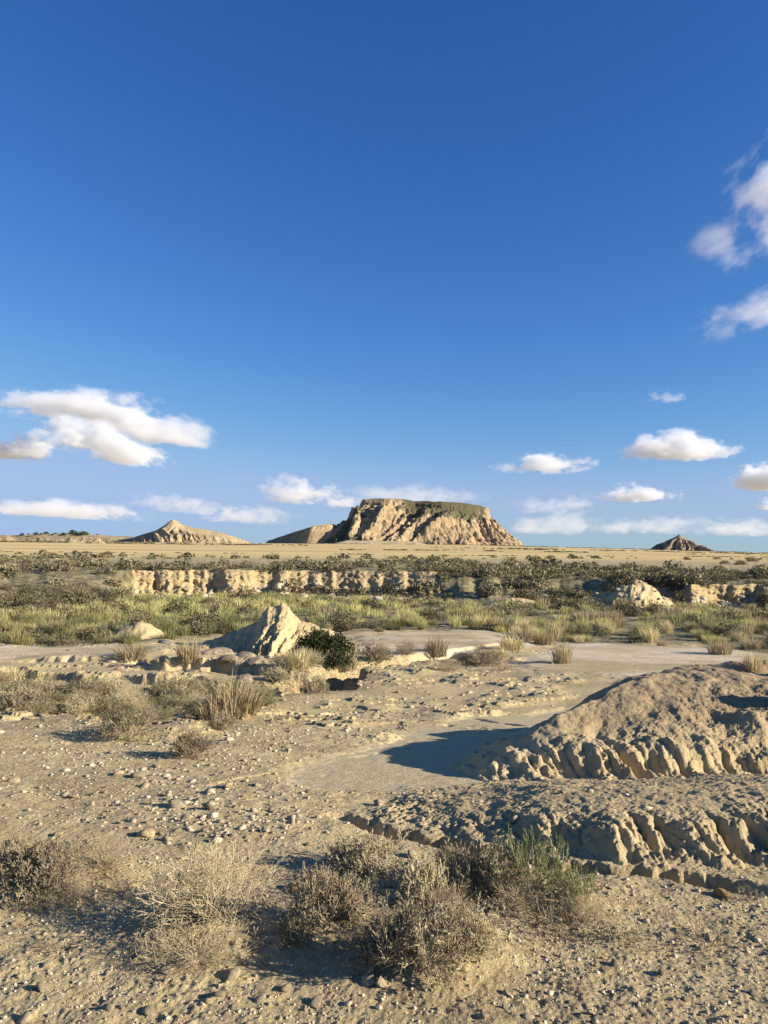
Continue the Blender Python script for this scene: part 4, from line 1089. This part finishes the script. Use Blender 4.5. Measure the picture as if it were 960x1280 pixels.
for j in range(2):
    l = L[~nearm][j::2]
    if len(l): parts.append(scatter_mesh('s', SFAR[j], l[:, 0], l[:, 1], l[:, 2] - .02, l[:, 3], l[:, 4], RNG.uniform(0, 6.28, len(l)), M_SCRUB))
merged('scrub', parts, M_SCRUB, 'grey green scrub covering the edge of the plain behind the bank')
# rubble fallen at the foot of the cliffs
ru = np.concatenate([RNG.uniform(-.33, .10, 520), RNG.uniform(.26, .48, 240)]); D0, W0, T0 = bank(ru)
ry = D0 + W0 * RNG.uniform(-.9, .45, len(ru)); rx = ru * ry
ok = (W0 < 6) | (RNG.uniform(0, 1, len(ru)) < .3); rx, ry = rx[ok], ry[ok]
rz = np.array([gz(a, b) for a, b in zip(rx, ry)]); rs = np.clip(RNG.lognormal(-1.9, .5, len(rx)), .06, .5)
RUBBLE_PTS = (rx, ry, rz, rs)
# hedgerow like strips of dark scrub far out on the plain
px_, py_, sc_ = [], [], []
for (u0, u1, d0, d1, n, sc) in ((-.5, .5, 250, 262, 260, 1.5), (-.1, .55, 420, 450, 420, 2.6), (.05, .55, 560, 640, 420, 3.2), (-.5, -.1, 700, 780, 500, 4.0), (-.22, .2, 1120, 1200, 600, 4.0), (.1, .5, 980, 1150, 420, 4.2), (-.5, -.25, 1000, 1180, 420, 4.5), (.12, .3, 1180, 1240, 160, 4)):
    uu_ = RNG.uniform(u0, u1, n); dd = RNG.uniform(d0, d1, n) + 30 * fbm(uu_ * 6, uu_ * 0 + d0, 731, 2)
    k = fbm(uu_ * 14, dd * .01, 733, 3) > -.04
    px_ += list((uu_ * dd)[k]); py_ += list(dd[k]); sc_ += list((sc * RNG.uniform(.5, 1.1, n))[k])
px_, py_, sc_ = map(np.array, (px_, py_, sc_))
zz_ = np.array([gz(a, b) for a, b in zip(px_, py_)])
merged('far_scrub', [scatter_mesh('f', SFAR[0], px_, py_, zz_ - .1, sc_, sc_ * .55, RNG.uniform(0, 6.28, len(px_)), M_SCRUB)], M_SCRUB, 'dark scrub in thin strips far out on the plain')
for i, (px, py, s) in enumerate(((687, 694, 1.9), (673, 695, 1.4), (940, 702, 2.2), (925, 706, 1.8), (905, 705, 1.6), (860, 700, 1.4))):
    x, y, z = at(px, py); y = min(y, 170); x = (px - 480) / 961 * y; z = gz(x, y)
    o = link('scrub_bush', SCR_ME[i % 4], label=['round dark bush alone on the yellow field right of centre', 'smaller dark bush beside the round one on the yellow field', 'dark bush on the rise at the right edge of the plain', 'dark bush second from the right edge of the plain', 'dark bush third from the right edge of the plain', 'small dark bush left of the others on the right hand plain'][i], cat='scrub bush', group='dark bushes alone on the plain')
    o.location = (x, y, z - .05); o.scale = (s, s, s * .9); o.rotation_euler = (0, 0, i)
# row of small trees on the low ridge at far left
TREE = []
for i in range(3):
    v, f, t = leaf_dome(np.random.default_rng(300 + i), 260, 3.2, 3.8, .55, 2.2, 60 + i, .25, .3)
    tv, tf, tt = tubes([(0, 0, -1, .1, 0, 2.6, .3, .18, 0), (.1, 0, 2.6, .9, .3, 4, .16, .08, 0), (.1, 0, 2.4, -.8, -.2, 3.8, .15, .08, 0)], 5)
    V = np.concatenate([v, tv]); F = np.concatenate([f, tf + len(v)]); T = np.concatenate([t, tt])
    TREE.append(mk_mesh('distant_tree', V, F, {'tone': T}, (M_DARK,), False))
for i, px in enumerate((28, 36, 45, 52, 58, 66, 70, 75, 80, 86, 91, 95, 99, 103, 106, 112, 122, 132, 160, 168)):
    yd = 1290 + 12 * math.sin(i * 2.1); u0 = (px - 480) / 961.0; x = u0 * yd
    zt = 22.0 + 3 * math.sin(i)
    o = link('distant_tree', TREE[i % 3], label=('dark round tree in the row on the low ridge at far left' if px < 118 else 'small dark tree on the low ridge left of the pointed pale hill'), cat='tree', group='row of trees on the far left ridge' if px < 118 else 'small trees near the pointed hill')
    zt = float(np.interp(px, [25, 60, 105, 130, 170], [24.5, 25.5, 24.5, 21, 20.5]))
    s = 1.25 * [1.0, .8, 1.25, .9, 1.4, .75][i % 6] * (1.25 if 88 < px < 108 else .8)
    o.location = (x, yd, zt - 2.6); o.scale = (s * 1.2, s * 1.2, s); o.rotation_euler = (0, 0, i * 1.3)

# ---- stones
def stone_mesh(seed, flat=.6, sub=2, cuts=7):
    import bmesh
    rng = np.random.default_rng(seed)
    bm = bmesh.new(); bmesh.ops.create_icosphere(bm, subdivisions=sub, radius=1.0)
    V = np.array([v.co[:] for v in bm.verts]); F = np.array([[v.index for v in f.verts] for f in bm.faces]); bm.free()
    for _ in range(cuts):
        n = rng.normal(0, 1, 3); n /= np.linalg.norm(n); d = rng.uniform(.38, .85) if cuts > 12 else rng.uniform(.50, .85)
        k = V @ n - d; V = V - np.where(k > 0, k, 0)[:, None] * n[None] * .95
    V *= 1 + .05 * rng.normal(0, 1, (len(V), 1)) * .6
    V[:, 2] *= flat; V[:, 0] *= rng.uniform(.9, 1.3)
    return V, F, np.clip(.5 + .2 * rng.normal(0, 1, len(V)), 0, 1)
def stone_material(name, a, b):
    t = NT(name, .9)
    c = t.mix(t.ramp(t.noise(2.5, 5, .65), .35, .65), a, b)
    n = t.nt.nodes.new('ShaderNodeHueSaturation'); t.nt.links.new(c, n.inputs['Color']); t.set(n, 'Value', t.ramp(t.rand(), 0, 1, .75, 1.2))
    c = t.mix(t.attr('tone'), (.24, .18, .11), (.62, .53, .36)) if name == 'gravel' else n.outputs[0]
    t.color(c); t.bump(t.noise(5, 5, .7), .12, .6); return t.m
M_STONE = stone_material('pale_limestone', (.52, .43, .265), (.37, .29, .17))
M_ROCK = stone_material('weathered_rock', (.42, .35, .24), (.22, .17, .11))
M_OCHRE = stone_material('ochre_stone', (.48, .33, .15), (.36, .24, .11))
M_GRAVEL = stone_material('gravel', (.5, .4, .3), (.5, .4, .3))
STN = [mk_mesh('stone', *stone_mesh(400 + i, .5 + .08 * (i % 4), 2, 14)[:2], None, (M_STONE,), False) for i in range(6)]
RCK = [mk_mesh('rock', *stone_mesh(420 + i, .5, 2, 16)[:2], None, (M_ROCK,), False) for i in range(4)]
OCH = mk_mesh('stone', *stone_mesh(440, .75, 3, 5)[:2], None, (M_OCHRE,), False)
def put_stone(me, x, y, s, label, group, name='stone', cat='stone', sink=.25, flat=1.0):
    o = link(name, me, label=label, cat=cat, group=group)
    o.location = (x, y, gz(x, y) + (s * .5 * (1 - sink) * .4 if name == 'stone' else -.05 * s)); o.rotation_euler = (float(RNG.normal(0, .2)), float(RNG.normal(0, .2)), float(RNG.uniform(0, 6.28)))
    o.scale = (s, s * float(RNG.uniform(.75, 1.1)), s * flat); return o
n_st = 0
for px, py, w, me, lab in [
    (172, 972, 20, STN[0], 'upright pale block shaped stone among rubble, left of centre'), (182, 1046, 27, STN[1], 'largest rounded pale stone, just above the foreground shrubs'),
    (212, 1000, 12, STN[2], 'small rounded stone between the block shaped one and the flat slab'), (340, 1015, 11, STN[3], 'single white pebble above the thicket, left of the crack'),
    (440, 992, 10, STN[4], 'single white stone on the smooth dried mud'), (16, 978, 16, STN[5], 'pale stone near the left edge on bare sand'),
    (263, 1012, 22, STN[0], 'flat pale slab of stone with a dark stone behind it'), (247, 1061, 13, STN[2], 'pale stone just above the largest twiggy shrub'),
    (209, 1050, 14, STN[3], 'pale stone touching the right of the largest rounded stone'), (200, 1068, 9, STN[4], 'tiny pale stone below the largest rounded stone'),
    (366, 1114, 20, OCH, 'round ochre stone in the shade left of the cushion shrub'), (903, 1122, 20, OCH, 'brown stone wedged in the end of the crack'),
    (220, 1010, 24, STN[5], 'dull flat stone left of the pale slab'), (148, 968, 14, STN[1], 'stone just left of the upright block'), (180, 985, 16, STN[3], 'low stone under the upright block'),
    (285, 985, 18, STN[0], 'low pale stone on the slope above the flat slab'), (365, 1030, 16, STN[2], 'yellowish stone left of the start of the crack'), (385, 1058, 11, STN[1], 'small stone above the thicket below the yellowish stone'),
    (290, 1222, 30, STN[5], 'flat embedded slab in the gravel at lower left centre'), (138, 1262, 24, STN[4], 'pale stone half sunk in gravel at bottom left'), (32, 1276, 24, STN[3], 'white stone in the bottom left corner'),
    (770, 1207, 20, STN[1], 'white angular stone in gravel at lower right'), (942, 1244, 14, STN[2], 'white stone near the right edge at the bottom'), (395, 1258, 22, STN[0], 'pale stone in gravel at the bottom centre left'),
    (515, 1232, 16, STN[4], 'white pebble at the foot of the big bottom cushion'), (910, 1155, 12, STN[3], 'white pebble below the brown stone in the crack')]:
    x, y, z = at(px, py); put_stone(me, x, y, w * y / 961 * .5, lab, 'single stones on the sand'); n_st += 1
for px, py, w, fl, lab in [
    (300, 822, 40, .9, 'big cracked boulder with a rusty underside among the rock slabs'), (268, 818, 46, .7, 'large flat pale slab left of the rusty boulder'), (318, 836, 34, 1.1, 'boulder at the lip of the dark hollow'),
    (285, 838, 36, .9, 'dark rock below the flat pale slab'), (210, 806, 40, .7, 'dark rock behind the broken ledge'), (188, 812, 30, .7, 'low dark rock right of the small pale knoll'),
    (240, 840, 26, 1.0, 'rock in the middle of the rubble below the straw tussock'), (205, 836, 26, 1.1, 'brown block on the broken ledge'), (175, 832, 22, .8, 'small block on the left part of the broken ledge'),
    (335, 850, 30, .8, 'rock sunk in the left wall of the hollow'), (255, 855, 26, .8, 'rock right above the shrub band'), (300, 858, 30, .8, 'slab sloping down into the hollow'),
    (142, 838, 22, .7, 'leftmost small slab of the broken ledge'), (232, 815, 30, .6, 'flat dark rock beside the straw tussock'), (84, 814, 16, 1.0, 'dark little rock on the edge of the left bare pan')]:
    x, y, z = at(px, py); put_stone(RCK[n_st % 4], x, y + .2, w * y / 961 * .5, lab, 'rocks of the broken ledge', 'rock', 'rock', .3, fl); n_st += 1
def where_px(px):
    return ('near the left edge' if px < 120 else 'left of the clay butte' if px < 260 else 'around the clay butte' if px < 440 else 'below the mesa' if px < 640 else 'between the mesa and the dark cone hill' if px < 800 else 'below the dark cone hill')
lab_z = {0: 'pale stone in the scattered rubble on the left hand slope', 1: 'pale stone in the rubble line beside the smooth dried mud', 2: 'pale stone in the foreground gravel'}
k = 0; tries = 0
while k < 245 and tries < 6000:
    tries += 1
    px = float(RNG.uniform(0, 960)); py = float(RNG.uniform(880, 1275))
    c1 = math.exp(-((px - 230) / 150) ** 2 - ((py - 990) / 55) ** 2); c2 = math.exp(-((px - 400) / 130) ** 2 - ((py - 915) / 28) ** 2); c3 = math.exp(-((px - 330) / 60) ** 2 - ((py - 1040) / 28) ** 2)
    c4 = .25 * (py > 1170)
    if RNG.uniform() > max(c1, c2, c3, c4, .05): continue
    x, y, z = at(px, py)
    zq1 = zones(np.array([x]), np.array([y])); 
    if zq1['pond'][0] > .05: continue
    s = float(np.clip(RNG.lognormal(-3.95, .45), .009, .05)) * (y / 6) ** .45
    put_stone(STN[k % 6], x, y, s, ('' if s * 961 / y > 5 else 'tiny ') + lab_z[2 if py > 1100 else (1 if c2 > c1 else 0)] + (', left part' if px < 320 else ', middle part' if px < 640 else ', right part'), ['stones on the left hand slope', 'stones beside the dried mud', 'stones in the foreground gravel'][2 if py > 1100 else (1 if c2 > c1 else 0)]); k += 1
rx, ry, rz, rs = RUBBLE_PTS; parts = []
for j in range(4):
    l = slice(j, None, 4); parts.append(scatter_mesh('r', stone_mesh(480 + j, .7, 2, 9), rx[l], ry[l], rz[l] + .1 * rs[l], rs[l], rs[l], RNG.uniform(0, 6.28, len(rx[l])), None, attr_jit=.4))
merged('rubble', parts, M_GRAVEL, 'fallen clay rubble heaped along the foot of the cliffs')
# crumbled clods and chips: slope at left, along the dried mud, around the hollow
n = 9000
cy2 = 4.6 * (24 / 4.6) ** RNG.uniform(0, 1, n); cx2 = RNG.uniform(-.56, .35, n) * cy2
PX = 480 + cx2 / cy2 * 961; PY = 688 + 961 * (1.6 - np.interp(cy2, BASE_Y, BASE_Z)) / cy2
w = np.exp(-((PX - 210) / 170) ** 2 - ((PY - 990) / 60) ** 2) + 1.0 * np.exp(-((PX - 400) / 150) ** 2 - ((PY - 905) / 34) ** 2) + .8 * np.exp(-((PX - 290) / 90) ** 2 - ((PY - 1030) / 30) ** 2) + .8 * np.exp(-((PX - 500) / 130) ** 2 - ((PY - 868) / 16) ** 2) + .12
w *= .35 + 1.3 * sst(-.1, .3, fbm(cx2 * 1.3, cy2 * 1.3, 751, 3))
w *= 1 - sst(-.08, .06, zones(cx2, cy2)['pond'])
kp = RNG.uniform(0, 1, n) < w; cx2, cy2 = cx2[kp], cy2[kp]
cz2 = np.array([gz(a, b) for a, b in zip(cx2, cy2)]); cs2 = np.clip(RNG.lognormal(-4.2, .5, len(cx2)), .007, .06) * (cy2 / 7) ** .4
parts = []
for j in range(4):
    l = slice(j, None, 4); parts.append(scatter_mesh('c', stone_mesh(500 + j, .6, 1, 9), cx2[l], cy2[l], cz2[l] + cs2[l] * .15, cs2[l], cs2[l], RNG.uniform(0, 6.28, len(cx2[l])), None, attr_jit=.35))
merged('clods', parts, M_GRAVEL, 'crumbled clay clods and chips strewn over the left hand slope')
# gravel: too many to count
n = 24000
gy = np.concatenate([RNG.uniform(2.4, 4.4, 15000), 4.4 * (16 / 4.4) ** RNG.uniform(0, 1, n - 15000)]); gx = RNG.uniform(-.62, .62, n) * gy
zq2 = zones(gx, gy); ground_h(gx, gy, zq2)
pp = .25 + .75 * sst(-.1, .25, fbm(gx * 1.2, gy * 1.2, 741, 3)); pp = np.where(gy < 3.8, .35 + .65 * pp, pp) * (1 - sst(-.05, .1, zq2['pond'])) * np.where(zq2['mound'] > 0, .35, 1) * np.where(zq2['tongue'] > 0, .3, 1)
kp = RNG.uniform(0, 1, n) < pp; gx, gy = gx[kp], gy[kp]
gzv = np.array([gz(a, b) for a, b in zip(gx, gy)]); gs = np.clip(RNG.lognormal(-5.5, .5, len(gx)), .002, .018) * (gy / 3.5) ** .55
parts = []
for j in range(4):
    b = stone_mesh(460 + j, .65, 1, 5); l = slice(j, None, 4)
    parts.append(scatter_mesh('g', b, gx[l], gy[l], gzv[l] + gs[l] * .2, gs[l], gs[l], RNG.uniform(0, 6.28, len(gx[l])), M_GRAVEL, attr_jit=.4))
merged('gravel', parts, M_GRAVEL, 'loose gravel and grit over the sandy foreground')
